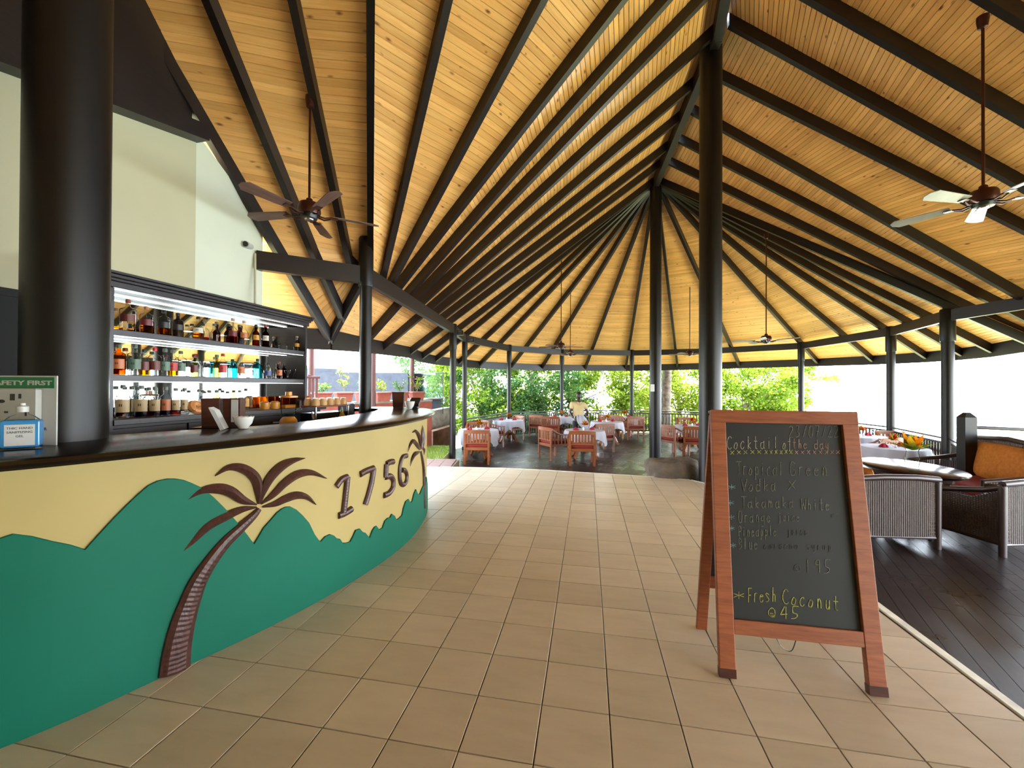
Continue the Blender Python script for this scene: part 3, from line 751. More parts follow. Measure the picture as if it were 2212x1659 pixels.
lR=col(110,40,36,'labred');lM=col(120,24,36,'labmaroon');lK=col(34,34,36,'labblack');lW=col(224,214,196,'labcream');lG=col(96,124,104,'labgreen');lO=col(210,120,70,'laborange');lB=col(76,84,140,'labblue');lY=col(226,160,50,'labyellow');lS=col(206,52,50,'labscarlet');lBe=col(206,176,124,'labbeige')
qa=liq(214,140,30,'amber');qg=liq(230,180,20,'gold');qr=liq(170,20,60,'crimson');qb=liq(30,50,140,'blue');qd=liq(170,50,50,'darkred')
gT='spirit bottles on the top shelf'; gM='spirit bottles on the middle shelf'; gL='rum and liqueur bottles on the lowest shelf'
TOP=[(275,.10,.255,.052,G,cR,lR,None,1,'big clear square-shouldered jug bottle with brown cap, first on top shelf'),
(315,.10,.225,.044,G,cO,lM,qa,1,'clear bottle with orange cap and slanted maroon label, top shelf'),
(353,.10,.222,.045,G,cD,lK,qa,1,'clear bottle with slanted black label and amber spirit, top shelf'),
(383,.10,.215,.042,Gk,cD,lK,None,1,'squat square bottle with big black label, top shelf'),
(427,.10,.21,.046,G,cD,lW,qa,2,'round-bellied clear decanter bottle with dark cap, top shelf'),
(437,.2,.17,.03,G,cD,None,None,2,'small clear bottle behind the round-bellied decanter bottle, top shelf'),
(462,.10,.17,.037,G,cG,None,None,2,'small ridged clear decanter with grey stopper, top shelf'),
(493,.19,.21,.033,Gb,cD,None,None,0,'dark brown bottle behind the first tan-capped bottle, top shelf'),
(502,.09,.25,.04,G,cT,lM,qd,3,'clear bottle with tan cap and maroon label over red liquid, top shelf'),
(516,.19,.22,.033,Gb,cG,None,None,0,'dark bottle between the two tan-capped bottles, top shelf'),
(526,.09,.245,.038,G,cT,lO,None,3,'clear bottle with tan cap and orange label, top shelf'),
(552,.10,.235,.034,Gb,cD,lY,None,0,'dark brown bottle with yellow oval label, top shelf'),
(573,.10,.255,.035,Gb,cR,lW,None,0,'tall dark brown bottle with cream oval label, top shelf'),
(641,.10,.185,.03,Gk,cT,lY,None,0,'short dark bottle at the far right end of the top shelf')]
MID=[(256,.1,.235,.042,Ga,cG,lO,qa,1,'amber rum bottle with grey-green cap, first on middle shelf'),
(270,.2,.22,.04,G,cM,lW,None,1,'clear bottle with maroon cap behind the amber rum bottle, middle shelf'),
(291,.1,.245,.047,G,cG,lG,None,1,'wide clear bottle with green leaf label, left one on middle shelf'),
(311,.1,.215,.038,G,cD,lR,qg,0,'clear bottle with brown label and bright yellow spirit, middle shelf'),
(334,.1,.235,.043,G,cS,lR,None,1,'clear bottle with scarlet cap and dark red label, middle shelf'),
(356,.1,.235,.043,G,cG,lG,None,1,'clear bottle with green leaf label beside the scarlet-capped bottle, middle shelf'),
(373,.1,.23,.040,G,cG,lS,qg,1,'clear bottle with scarlet leaf label and yellow spirit, middle shelf'),
(390,.1,.225,.043,G,cG,lG,None,1,'clear bottle with green leaf label, rightmost of the green-labelled ones'),
(419,.1,.205,.034,G,cM,lR,None,0,'slim clear bottle with maroon cap and small red label, middle shelf'),
(449,.1,.15,.036,G,G,None,None,1,'short square clear decanter on the middle shelf'),
(468,.13,.215,.03,Gg,cG,None,None,3,'slender olive-tinted bottle left of the tall red-capped bottle, middle shelf'),
(481,.1,.235,.038,G,cS,lS,None,0,'tall clear bottle with bright red cap and red label, middle shelf'),
(494,.1,.17,.032,G,G,None,None,1,'short clear cut-glass decanter right of the tall red-capped bottle'),
(507,.12,.17,.027,Gt,Gt,None,None,0,'small turquoise glass bottle on the middle shelf'),
(520,.1,.22,.038,G,cT,lO,None,1,'clear bottle with tan cap and orange band label, middle shelf'),
(556,.1,.21,.045,Gt,cD,None,None,1,'large square turquoise gin bottle on the middle shelf'),
(578,.1,.17,.044,G,cD,lB,None,1,'squat clear bottle with blue label, middle shelf'),
(603,.1,.20,.034,G,cR,lO,None,1,'clear bottle with orange label near the right end, middle shelf'),
(613,.22,.19,.03,Gb,cD,None,None,0,'brown bottle behind the right-end orange-labelled bottle, middle shelf')]
LOW=[(266,.1,.26,.048,G,cG,lBe,None,0,'clear bottle with olive beige label, first on lowest shelf'),
(285,.18,.25,.042,G,cG,lBe,qr,0,'bottle of crimson liqueur standing behind, left part of lowest shelf'),
(306,.1,.255,.046,G,cG,lBe,qb,0,'clear bottle with cream palm label and blue liqueur, lowest shelf'),
(322,.2,.24,.04,G,cG,lBe,qb,0,'bottle half hidden between the blue and the red liqueur bottles, lowest shelf'),
(335,.1,.245,.042,G,cG,lBe,qd,0,'clear bottle with beige label over dark red liqueur, lowest shelf'),
(358,.1,.245,.042,G,cG,lO,qb,0,'clear bottle with pinkish label over deep blue liqueur, lowest shelf'),
(380,.1,.235,.036,G,cG,lBe,qd,0,'slim white-topped bottle with brown crest label, lowest shelf'),
(399,.1,.235,.034,G,cG,lBe,None,0,'slim bottle with plain beige label beside the conch shell, lowest shelf'),
(430,.17,.22,.034,G,cG,None,None,0,'clear bottle behind the conch shell, lowest shelf'),
(453,.14,.21,.034,G,cG,lO,None,0,'clear bottle with orange label behind the wooden menu box, lowest shelf'),
(468,.18,.21,.032,G,cG,None,None,0,'plain clear bottle, left of the pair above the menu boxes gap'),
(481,.18,.21,.032,G,cD,None,None,0,'plain clear bottle with dark cap above the menu boxes gap'),
(492,.12,.2,.034,G,cG,lO,None,0,'clear bottle with orange-red label behind the right menu box'),
(505,.16,.21,.032,Gg,cD,None,None,0,'olive-tinted bottle behind the right menu box'),
(518,.12,.21,.034,G,cG,None,None,0,'clear bottle second from the end of the lowest shelf'),
(531,.1,.22,.038,G,cD,lY,None,3,'bottle with tall yellow label at the end of the lowest shelf')]
for rows,sh,grp in ((TOP,2,gT),(MID,1,gM),(LOW,0,gL)):
    for px,off,h,r,gl,cap,lb,lq,st,lab in rows:
        bottle(lab,up_(px,sh,off),h,r,gl,cap,lb,lq,.3,st,grp=grp,rz=UA-pi/2-.15,band=((.18,.56),(.2,.52),(.3,.52))[sh])
def goblet(lab,loc,h,r,kind,grp,mat=None):
    if kind=='stem': pr=[(r*.8,0),(r*.75,.004),(.005,.012),(.005,h*.5),(r*.9,h*.72),(r,h*.97),(r*.98,h)]
    elif kind=='martini': pr=[(r*.7,0),(.005,.01),(.004,h*.5),(r,h)]
    elif kind=='balloon': pr=[(r*.75,0),(r,h*.35),(r*.95,h*.7),(r*.5,h),(.004,h*1.0)]
    else: pr=[(r*.8,0),(r*.85,.012),(r,h)]
    return tag(MB().lathe(pr,14).build('glass',mat or M['glass'],None,smooth=True,loc=loc),lab,'glass',grp)
gg='glasses on the bar shelves'
for px,sh,off,h,r,k,lab in [(299,2,.13,.05,.04,'t','small tumbler between the first and second top-shelf bottles'),(405,2,.13,.07,.042,'t','tumbler right of the black-labelled square bottle'),
 (478,2,.12,.075,.045,'t','tumbler right of the small ridged decanter, top shelf'),(562,2,.17,.10,.03,'t','tumbler between the two dark brown bottles'),
 (594,2,.14,.09,.045,'balloon','upturned balloon glass, left of three at the top right'),(611,2,.14,.09,.045,'balloon','upturned balloon glass, middle of three at the top right'),(627,2,.14,.08,.04,'balloon','upturned balloon glass, right of three at the top right'),
 (404,1,.18,.15,.05,'martini','martini glass right of the green-labelled bottles'),(434,1,.14,.06,.034,'t','small tumbler left of the short square decanter'),(440,1,.22,.15,.05,'martini','martini glass behind the short square decanter'),
 (536,1,.12,.15,.05,'martini','martini glass right of the orange band bottle'),(545,1,.08,.05,.04,'t','low white-lit tumbler in front of the turquoise gin bottle'),(591,1,.12,.12,.036,'stem','yellow-lit stem glass right of the blue-labelled bottle'),
 (621,1,.12,.11,.036,'stem','stem glass near the right end of the middle shelf'),(633,1,.12,.12,.03,'stem','last stem glass at the right end of the middle shelf')]:
    goblet(lab,up_(px,sh,off),h,r,k,gg)
# conch shell
t=thing('conch_shell','orange conch shell lying between bottles on the lowest shelf','shell',up_(428,0,.07),UA)
mb=MB(); pts=[];rs=[]
for i in range(40):
    a=i*.42; rr=.055*(1-i/42); pts.append((rr*cos(a)*.8+.0-.05+i*.0032,-.01+rr*sin(a)*.3,.055+rr*sin(a)*.7)); rs.append(max(.004,.04*(1-i/40)))
mb.tube(pts,rs,8); mb.build('spiral',col(222,150,80,'conch'),t,smooth=True)
mb=MB(); n=9
vs=[(-.09+.2*i/n,-.045-.012*sin(i*2.1),.008+.07*sin(pi*i/n)+.012*sin(i*3)) for i in range(n+1)]+[(-.06+.15*i/n,.0,.02+.06*sin(pi*i/n)) for i in range(n+1)]
mb.add(vs,[(i,i+1,n+2+i,n+1+i) for i in range(n)]).build('flared_lip',col(240,190,140,'conchlip'),t,smooth=True)
# ---- things on the right end of the back counter
def onunit(s,off,z=1.19): q=P0+du*s+dn_*off; return (q.x,q.y,z)
for i,(s,off) in enumerate([(1.46,.06),(1.60,.06)]):
    tag(MB().lathe([(.045,0),(.05,.04),(.05,.07),(.03,.085)],16).build('tub',M['orangepl'],None,smooth=True,loc=onunit(s,off)),['cream-orange tub with white lid left of the yellow box','cream-orange tub right beside the first tub on the back counter'][i],'tub')
tag(MB().cbox(-.09,.09,-.04,.04,0,.035).build('box',M['orangepl'],None,loc=onunit(1.80,.06),rz=UA),'flat orange box on the back counter beside the tubs','box')
for i in range(6):
    goblet('amber goblet %s in the row on the back counter'%['first from the left','second from the left','third from the left','fourth from the left','fifth from the left','last'][i],onunit(1.66+.11*i,.16),.13,.042,'t','amber glasses on the back counter',Ga)
cr=thing('cup_rack','dark drink rack holding upturned cups beside the grey bin, behind the bar','rack',(-2.27,5.0,0),radians(70))
MB().cbox(-.28,.28,-.13,.13,1.2,1.215).build('tray',M['teak'],cr); 
for x in (-.26,.26): MB().tube([(x,-.1,.6),(x,-.1,1.2)],.015,10).build('leg',M['metal'],cr,smooth=True)
MB().cbox(-.27,.27,-.1,.12,.55,1.13).build('bottle_rack',M['blackpl'],cr)
for i in range(5):
    for j in range(2):
        q=Matrix.Rotation(radians(70),3,'Z')@V((-.22+.11*i,-.06+.12*j,0))
        tag(MB().lathe([(.046,0),(.044,.05),(.03,.085),(.0,.088)],14).build('cup',col(226,180,120,'cupc'),None,smooth=True,loc=(cr.location.x+q.x,cr.location.y+q.y,1.216)),'upturned cream cup, %s on the %s row of the cup rack'%(['first','second','third','fourth','fifth'][i],['front','back'][j]),'cup','upturned cups on the rack')
t=thing('grey_bin','blue-grey square steel bin at the end of the cup rack','bin',(-2.19,5.42,0),radians(20)); MB().cbox(-.1,.1,-.1,.1,.4,1.215).build('body',col(110,126,140,'bluegrey',.3),t); MB().cbox(-.09,.09,-.09,.09,1.2,1.222).build('lid',M['blackpl'],t)
sb=thing('sink_bench','dark steel sink bench behind the bar below the slim column','bench',(-2.2,3.6,0)); MB().cbox(-.1,.28,-.3,.95,.9,.95).build('worktop',M['metal'],sb); MB().box(-.08,.26,-.28,.93,0,.9).build('carcass',M['blackpl'],sb)
f=MB().tube([(.06,.8,.95),(.06,.8,1.12),(.08,.75,1.16),(.12,.68,1.15),(.13,.67,1.10)],.012,10).build('tap',M['metal'],sb,smooth=True)
bl=thing('blender','kitchen blender with orange base and clear jar behind the bar top','blender',(-2.14,3.92,.95))
MB().lathe([(.085,0),(.09,.03),(.075,.17),(.05,.20)],20).build('motor_base',M['orangepl'],bl,smooth=True); MB().lathe([(.045,.20),(.062,.24),(.075,.38),(.078,.385)],20).build('jar',M['glass'],bl,smooth=True)
MB().lathe([(.08,.385),(.08,.40),(.03,.405),(.028,.44)],20).build('lid',M['orangepl'],bl,smooth=True); MB().tube([(.07,0,.26),(.12,0,.28),(.12,0,.36),(.075,0,.37)],.009,8).build('jar_handle',M['glass'],bl,smooth=True)
t=thing('soap_bottle','yellow washing-up liquid bottle beside the sink','bottle',aty(723,905,5.15)); t.location.z=.95
t.location=(-2.12,5.1,.95); MB().lathe([(.04,0),(.043,.12),(.02,.17),(.018,.2)],14).build('body',M['yellowpl'],t,smooth=True); MB().lathe([(.015,.2),(.012,.23),(.004,.24)],10).build('nozzle',M['white'],t,smooth=True)
# ---- things on the bar top
def ont(px,py): return atz(px,py,BZ)
p=ont(60,957); Yb=1.98
sg=thing('notice_stand','white safety notice and hand gel holder at the left end of bar','notice stand',(aty(60,900,Yb).x,Yb,BZ+.001))
def lx(px): return aty(px,880,Yb).x-sg.location.x
def lz(py): return aty(60,py,Yb).z-BZ
MB().cbox(lx(-90),lx(122),.0,.006,.0,lz(812),.001).build('backing_card',M['paper'],sg)
hd=MB().cbox(lx(-88),lx(117),-.003,0,lz(839),lz(815),.0005).build('green_header',M['greensign'],sg)
MB().cbox(lx(-90),lx(92),-.03,-.004,.01,lz(840),.006).build('dispenser_plate',M['white'],sg)
MB().cbox(lx(-90),lx(94),-.10,-.0,.0,.008,.002).build('base_tray',M['blackpl'],sg)
for a,b,c,d in ((38,48,851,865),(56,62,851,861),(70,74,890,898),(26,34,888,892)): MB().box(lx(a),lx(b),-.0312,-.0295,lz(d),lz(c)).build('slot',M['blackpl'],sg)
MB().lathe([(.0,0),(.016,.001),(.017,.0)],20,(0,0,0),1,.5).xform(Matrix.Translation((lx(20),-.031,lz(867)))@Matrix.Rotation(pi/2,4,'X')).build('lens_window',M['blackpl'],sg)
def text(s,size,mat,parent,loc,rot=(pi/2,0,0),ext_=.0006,width=1,name='lettering',align='LEFT',bold=0):
    c=bpy.data.curves.new('t','FONT'); c.body=s; c.size=size; c.extrude=ext_; c.offset=bold; c.align_x=align; c.resolution_u=2
    o=bpy.data.objects.new('t',c); COL.objects.link(o); dg=bpy.context.evaluated_depsgraph_get(); me=bpy.data.meshes.new_from_object(o.evaluated_get(dg)); bpy.data.objects.remove(o)
    me.materials.clear(); me.materials.append(mat); q=bpy.data.objects.new(name,me); COL.objects.link(q); q.parent=parent; q.location=loc; q.rotation_euler=rot; q.scale=(width,1,1); return q
tx=text('SAFETY FIRST',.030,M['white'],sg,(lx(113),-.0036,lz(832)),width=1.68,align='RIGHT',bold=.0008)
text('R',.022,col(40,40,110,'ink'),sg,(lx(96),-.0012,lz(930)))
gb=thing('sanitizer_bottle','square blue hand sanitizer bottle with white label in front of the safety notice','bottle',(aty(48,930,1.86).x,1.86,BZ+.009),.62)
mb=MB(); k=.060
mb.cbox(-k,k,-.028,.028,0,.125,.006); mb.build('body',M['bluegel'],gb,bevel=.012); mb=MB().lathe([(.055,.125),(.04,.14),(.02,.15),(.018,.165)],16,sy=.45); mb.build('shoulder',M['glass'],gb,smooth=True)
MB().lathe([(.02,.16),(.02,.185),(.01,.19),(.01,.2)],14).build('pump_cap',M['white'],gb,smooth=True)
lb=MB().cbox(-.046,.046,-.0295,-.0275,.01,.105,.0008).build('paper_label',M['paper'],gb)
for i,s in enumerate(('THIC HAND','SANITIZING','GEL')): text(s,.0145,col(70,70,76,'greyink'),gb,(0,-.0302,.084-.018*i),align='CENTER')
def box_holder(lab,px,py,w,d,h,rz=.2,flare=.01):
    p=ont(px,py); t=thing('menu_box',lab,'menu holder',(p.x,p.y,BZ+.001),rz)
    b=[(-w/2,-d/2,0),(w/2,-d/2,0),(w/2,d/2,0),(-w/2,d/2,0)]; tp=[(x*(1+flare*20),y*(1+flare*6),h) for x,y,_ in b]
    ti=[(x*(1+flare*20)*.86,y*(1+flare*6)*.8,h) for x,y,_ in b]; bi=[(x*.86,y*.8,.01) for x,y,_ in b]
    fs=[(3,2,1,0)]+[(i,(i+1)%4,4+(i+1)%4,4+i) for i in range(4)]+[(4+i,4+(i+1)%4,8+(i+1)%4,8+i) for i in range(4)]+[(8+i,8+(i+1)%4,12+(i+1)%4,12+i) for i in range(4)]+[(12,13,14,15)]
    MB().add(b+tp+ti+bi,fs).build('box',M['menu'],t); return t
t=box_holder('dark wooden box, left one beside the white napkins on the bar',459,921,.10,.09,.20,.3,.005)
n_=thing('napkin_stack','stack of folded white napkins leaning against the left wooden box','napkins',tuple(ont(484,928))); n_.location.z=BZ+.002
for i in range(6): MB().cbox(-.008+.004*i,-.005+.004*i,-.05,.05,0,.165-.006*i,.001).xform(Matrix.Rotation(-.42,4,'Y')).build('napkin',M['paper'],n_)
n_.rotation_euler.z=.35; n_.location.x-=.0
t=box_holder('brown wooden menu box with pale card, behind the near white bowl',506,920,.105,.08,.20,.15,.004); MB().cbox(.0,.045,-.046,-.042,.03,.192,.001).build('card',M['paper'],t)
t=thing('serving_tray','low dark tray under the wooden boxes and the near white bowl','tray',(ont(490,922).x,ont(490,922).y,BZ),.2); MB().cbox(-.17,.12,-.11,.1,-.001,.006,.001).build('tray_plate',M['bartop'],t)
def bowl(lab,px,py,r=.062,h=.075):
    p=ont(px,py); t=thing('bowl',lab,'bowl',(p.x,p.y,BZ+.006))
    mb=MB(); n=32; pr=[(r*.45,0),(r*.5,.008),(r*.8,h*.45),(r*1.0,h),(r*.92,h),(r*.7,h*.4),(r*.3,.012),(.0001,.01)]
    mb.lathe(pr,n)
    for i in range(len(mb.v)):
        x,y,z=mb.v[i]
        if z>h*.9: a=atan2(y,x); mb.v[i]=(x,y,z+.006*abs(sin(a*6)))
    mb.build('dish',M['ceramic'],t,smooth=True)
    for i in range(7): 
        a=i*.9; s_=MB().cbox(-.02,.02,-.012,.012,0,.004,.001); s_.xform(Matrix.Translation((.03*cos(a),.03*sin(a),h*.9+.002*(i%3)))@Matrix.Rotation(a,4,'Z')@Matrix.Rotation(.5,4,'X')); s_.build('sachet',M['paper'],t)
    return t
bowl('white scalloped bowl of sachets in front of the brown menu box',526,927)
box_holder('dark brown menu box at the far end of the bar',861,881,.13,.09,.215,.1,.012)
bowl('white bowl at the far end of the bar beside the dark menu box',885,884,.065,.09)
t=thing('card_machine','black card terminal lying tilted behind the far white bowl','card machine',tuple(ont(896,882))); MB().cbox(-.07,.07,-.09,.09,0,.05,.01).xform(Matrix.Rotation(.45,4,'X')).xform(Matrix.Translation((0,0,.06))).build('body',M['blackpl'],t); MB().box(-.05,.05,0,.06,.0,.001).xform(Matrix.Translation((0,-.0,.105))@Matrix.Rotation(.45,4,'X')).build('screen',M['mahog'],t); MB().cbox(-.04,.04,-.05,.06,0,.06).build('stand',M['blackpl'],t)
# ================================================================ DINING FURNITURE
def slat(mb,x,y,z0,z1,w,d,rz=0): 
    n=len(mb.v); mb.cbox(-w/2,w/2,-d/2,d/2,z0,z1,.003); return mb.xform(Matrix.Translation((x,y,0))@Matrix.Rotation(rz,4,'Z'),n)
CW,CD=.29,.26      # half width, half depth ; chair faces +Y
def armchair(lab,loc,rz,grp):
    t=thing('dining_armchair',lab,'chair',loc,rz,grp)
    T=M['teak']
    for sx_ in (-1,1):
        MB().cbox(sx_*CW-.025,sx_*CW+.025,-CD-.022,-CD+.022,0,.80,.005).build('leg',T,t)
        MB().cbox(sx_*CW-.024,sx_*CW+.024,CD-.022,CD+.022,0,.62,.005).build('leg',T,t)
        MB().cbox(sx_*CW-.012,sx_*CW+.012,-CD,CD,.36,.42,.003).build('side_rail',T,t)
        # sloping arm that sweeps up to the back
        ps=[(sx_*CW,CD+.03,.625),(sx_*CW,CD-.08,.63),(sx_*(CW+.01),0,.655),(sx_*(CW+.005),-CD+.12,.72),(sx_*(CW-.005),-CD,.80)]
        mb=MB()
        for a,b in zip(ps,ps[1:]): mb.beam(V(a)-V((0,0,.0)),V(b),.06,.032)
        mb.build('arm_rail',T,t)
        for i in range(4): 
            y=CD-.09-.11*i; slat(MB(),sx_*CW,y,.42,.635+.0*i+max(0,(-y-.02))*.38,.012,.035).build('side_slat',T,t)
    MB().cbox(-CW,CW,-CD-.012,-CD+.012,.35,.415,.003).build('back_rail',T,t); MB().cbox(-CW,CW,-CD-.016,-CD+.010,.50,.54,.003).build('back_rail',T,t); MB().cbox(-CW,CW,CD-.012,CD+.012,.36,.43,.003).build('front_rail',T,t)
    mb=MB(); n=10; vs=[];fs=[]
    for i in range(n+1):
        x=-CW-.025+(2*CW+.05)*i/n; c=.022*(1-(2*i/n-1)**2)
        vs+=[(x,-CD-.02-c,.755),(x,-CD+.016-c,.755),(x,-CD+.016-c,.835+c*.5),(x,-CD-.02-c,.835+c*.5)]
    for i in range(n):
        for k in range(4): fs.append((i*4+k,i*4+(k+1)%4,i*4+4+(k+1)%4,i*4+4+k))
    fs+=[(3,2,1,0),(n*4,n*4+1,n*4+2,n*4+3)]
    mb.add(vs,[f[::-1] for f in fs]).build('top_rail',T,t)
    for i in range(7):
        x=-CW+.07+(2*CW-.14)*i/6; slat(MB(),x,-CD-.014*(1-(i/3-1)**2),.53,.76,.048,.016).build('back_slat',T,t)
    MB().cbox(-CW+.01,CW-.01,-CD+.01,CD-.01,.40,.42,.003).build('seat',T,t)
    MB().cbox(-CW+.02,CW-.02,-CD+.02,CD-.015,.42,.50,.022).build('seat_cushion',M['redcush'],t)
    return t
gC='teak dining armchairs'
def fp_(px,D,z=DF): p=aty(px,840,D); return (p.x,D,z)
CH0=None
chairs=[(1032,10.2,0,'slatted teak armchair at the near left table, seen from behind'),
(1029,11.95,180,'teak armchair on the far side of the near left table, facing the camera'),
(1064,13.0,-62,'teak armchair on the near left side of the second left table'),
(1109,14.75,125,'teak armchair right of the second left table, before the railing'),
(1166,15.4,-35,'teak armchair at left of the table behind the waiter, by the railing'),
(1190,14.8,-8,'teak armchair on the near side of the table left of the waiter'),
(1196,10.85,-62,'teak armchair at left of the centre table, turned sideways'),
(1256,10.08,-4,'teak armchair in front of the centre table, seen squarely from behind'),
(1297,12.1,18,'darker teak armchair behind the centre table to the right'),
(1316,15.9,-70,'teak armchair facing sideways at the far right railing table'),
(1338,15.5,-45,'teak armchair half hidden behind the armchair left of the apex column'),
(1368,14.95,4,'teak armchair just left of the apex column, seen from behind'),
(1456,11.6,-66,'teak armchair just right of the apex column, turned sideways'),
(1502,11.3,-20,'teak armchair partly hidden by the chalkboard column'),
(1485,14.2,170,'teak armchair beyond the table right of the apex column'),
(1896,9.0,12,'teak armchair just right of the chalkboard, seen from behind'),
(1938,9.9,165,'teak armchair beyond the white-clothed table right of the chalkboard')]
for i,(px,D,a,lab) in enumerate(chairs):
    if i==0: CH0=armchair(lab,fp_(px,D),radians(a),gC)
    else: copytree(CH0,lab,fp_(px,D),radians(a),gC)
def pedestal(lab,loc,rz=0,r=.5,legs=4):
    t=thing('dining_table',lab,'table',loc,rz,'round pedestal dining tables')
    MB().lathe([(r*.96,.70),(r,.705),(r,.728),(r*.98,.733)],36).build('tabletop',M['teak'],t,smooth=True)
    MB().lathe([(.06,.12),(.075,.2),(.055,.3),(.05,.55),(.09,.66),(.16,.70)],16).build('post',M['teak'],t,smooth=True)
    for k in range(legs):
        a=k*2*pi/legs+.4; P=[(0.04,.22),(.18,.25),(.28,.17),(.34,.05),(.42,.0)]; mb=MB()
        up=[(.04,.33),(.17,.34),(.31,.25),(.40,.09),(.46,.05)]; wd=.032; vs=[]
        for (x,z),(x2,z2) in zip(P,up): vs+=[(x,-wd,z),(x,wd,z),(x2,wd,z2),(x2,-wd,z2)]
        fs=[(3,2,1,0),(16,17,18,19)]+[(i*4+k2,i*4+(k2+1)%4,i*4+4+(k2+1)%4,i*4+4+k2) for i in range(4) for k2 in range(4)]
        mb.add(vs,fs).xform(Matrix.Rotation(a,4,'Z')).build('leg',M['teak'],t)
    return t
def tablecloth(lab,loc,rz=0,half=.56,r=.51,drop=.0):
    # square cloth laid on the round top: flat inside r, hanging with folds outside, corners longest
    mb=MB(); n=72; rings=[0,.5,.92,1.0]; vs=[(0,0,.742)];fs=[]
    for f in rings[1:]: vs+=[(r*f*cos(2*pi*k/n),r*f*sin(2*pi*k/n),.742 if f<1 else .739) for k in range(n)]
    lv=[.25,.55,.8,1]
    for q in lv:
        for k in range(n):
            a=2*pi*k/n; m=max(abs(cos(a)),abs(sin(a))); side=half*1.28/m; ov=max(.12,min(side-r,.40)); 
            fold=.028*sin(a*16+1.3*sin(a*3))*q+.03*q*(1 if ov>.3 else .3)
            rr=r+.012+fold; vs.append((rr*cos(a),rr*sin(a),.739-ov*q))
    for k in range(n): fs.append((0,1+k,1+(k+1)%n))
    for i in range(len(rings)-2+len(lv)):
        for k in range(n): fs.append((1+i*n+k,1+(i+1)*n+k,1+(i+1)*n+(k+1)%n,1+i*n+(k+1)%n))
    o=mb.add(vs,fs).build('tablecloth',M['cloth'],None,smooth=True,loc=loc,rz=rz); return tag(o,lab,'tablecloth','white tablecloths')
def napkin(lab,loc,rz=0):
    mb=MB(); n=16; pr=[(.06,0),(.068,.015),(.05,.045),(.022,.07),(0,.08)]; mb.lathe(pr,n)
    for i,(x,y,z) in enumerate(mb.v):
        a=atan2(y,x); k=1+.28*sin(a*5); mb.v[i]=(x*k,y*k,z)
    return tag(mb.build('napkin',M['napkin'],None,loc=loc,rz=rz),lab,'napkin','folded crimson napkins')
def flowers(lab,loc,s=1,mats=('orangeleaf','redpetal','leafA')):
    t=thing('flower_vase',lab,'vase',loc); MB().lathe([(.028*s,0),(.034*s,.03*s),(.026*s,.085*s),(.032*s,.10*s)],16).build('glass_vase',M['glass'],t,smooth=True)
    for k,m in enumerate(mats):
        mb=MB()
        for i in range(int((16 if k<2 else 12)*(1 if s>2 else 2))):
            a=random.random()*6.28; el=random.uniform(.2,1.3); L_=random.uniform(.04,.13)*s; w_=(.018 if s>2 else .011)*s
            d=V((cos(a)*cos(el),sin(a)*cos(el),sin(el))); sd=V((-sin(a),cos(a),0))*w_; b=V((0,0,.09*s)); m1=b+d*L_*.55; m2=b+d*L_
            mb.add([b,m1+sd,m2,m1-sd+V((0,0,.01))],[(0,1,2,3)])
        mb.build('blooms' if k<2 else 'leaves',M[m],t)
    return t
def wine(lab,loc): return goblet(lab,loc,.17,.038,'stem','wine glasses on the dining tables')
def shaker(lab,loc): return tag(MB().lathe([(.02,0),(.022,.05),(.018,.06),(.016,.08),(.006,.086)],12).build('shaker',M['ceramic'],None,smooth=True,loc=loc),lab,'shaker','salt and pepper shakers')
tabs=[(1034,10.98,'near left table',10),(1098,14.1,'second left table',30),(1212,15.75,'railing table left of the waiter',15),(1263,11.0,'centre table',20),
(1311,13.75,'table behind the centre table to the right',25),(1348,15.9,'far railing table left of the apex column',0),(1496,12.35,'table right of the apex column',12),(1930,8.1,'table right of the chalkboard',8),(1862,9.95,'far table just above the chalkboard edge',0)]
for px,D,nm,rz in tabs:
    L_=fp_(px,D); t=pedestal('round teak pedestal table, the '+nm,L_,radians(rz),.52)
    tablecloth('white cloth draped over the '+nm,(L_[0],L_[1],DF+.0),radians(rz),r=.53)
    zt=DF+.744
    napkin('crimson napkin at the left on the '+nm,(L_[0]-.24,L_[1]-.05,zt)); napkin('crimson napkin at the right on the '+nm,(L_[0]+.22,L_[1]+.08,zt),1)
    flowers('small glass vase of orange flowers on the '+nm,(L_[0]+.03,L_[1]+.03,zt),1.35)
    wine('stem glass at the left on the '+nm,(L_[0]-.14,L_[1]+.12,zt)); wine('stem glass at the right on the '+nm,(L_[0]+.15,L_[1]-.16,zt))
    shaker('white shaker beside the vase on the '+nm,(L_[0]-.05,L_[1]-.10,zt))
    if nm=='near left table':
        for i,(dx,dy) in enumerate(((-.19,-.2),(.19,-.16))): goblet('clear tumbler, %s on the near left table'%('left one' if i==0 else 'right one'),(L_[0]+dx,L_[1]+dy,zt),.11,.035,'t','tumblers on the near left table')
# ---- dark oval table and wicker chairs at right
tx_,ty_=5.95,6.12
t=thing('oval_table','large dark polished oval table between the wicker armchairs','table',(tx_,ty_,DF),radians(-8))
MB().lathe([(.60,.66),(.66,.665),(.70,.69),(.745,.70),(.76,.715),(.76,.735),(.74,.745)],56,sx=.66,sy=1.0).build('tabletop',M['mahog'],t,smooth=True)
MB().lathe([(.60,.60),(.60,.665)],40,sx=.64,sy=.97).build('apron',M['mahog'],t,smooth=True)
for k in range(4):
    a=k*pi/2+.75; c,s=cos(a),sin(a); mb=MB()
    P=[(.50,.63),(.46,.52),(.34,.42),(.27,.33),(.30,.22),(.42,.10),(.55,.02)]
    mb.tube([(c*r_,s*r_,z) for r_,z in catmull([(a_,b_,0) for a_,b_ in P],4) for r_,z in [(r_,z)]] if False else [(c*q.x*.72,s*q.x*.95,q.y) for q in catmull([(a_,b_,0) for a_,b_ in P],4)],[.035-.0006*i for i in range(25)],10).build('leg',M['mahog'],t,smooth=True)
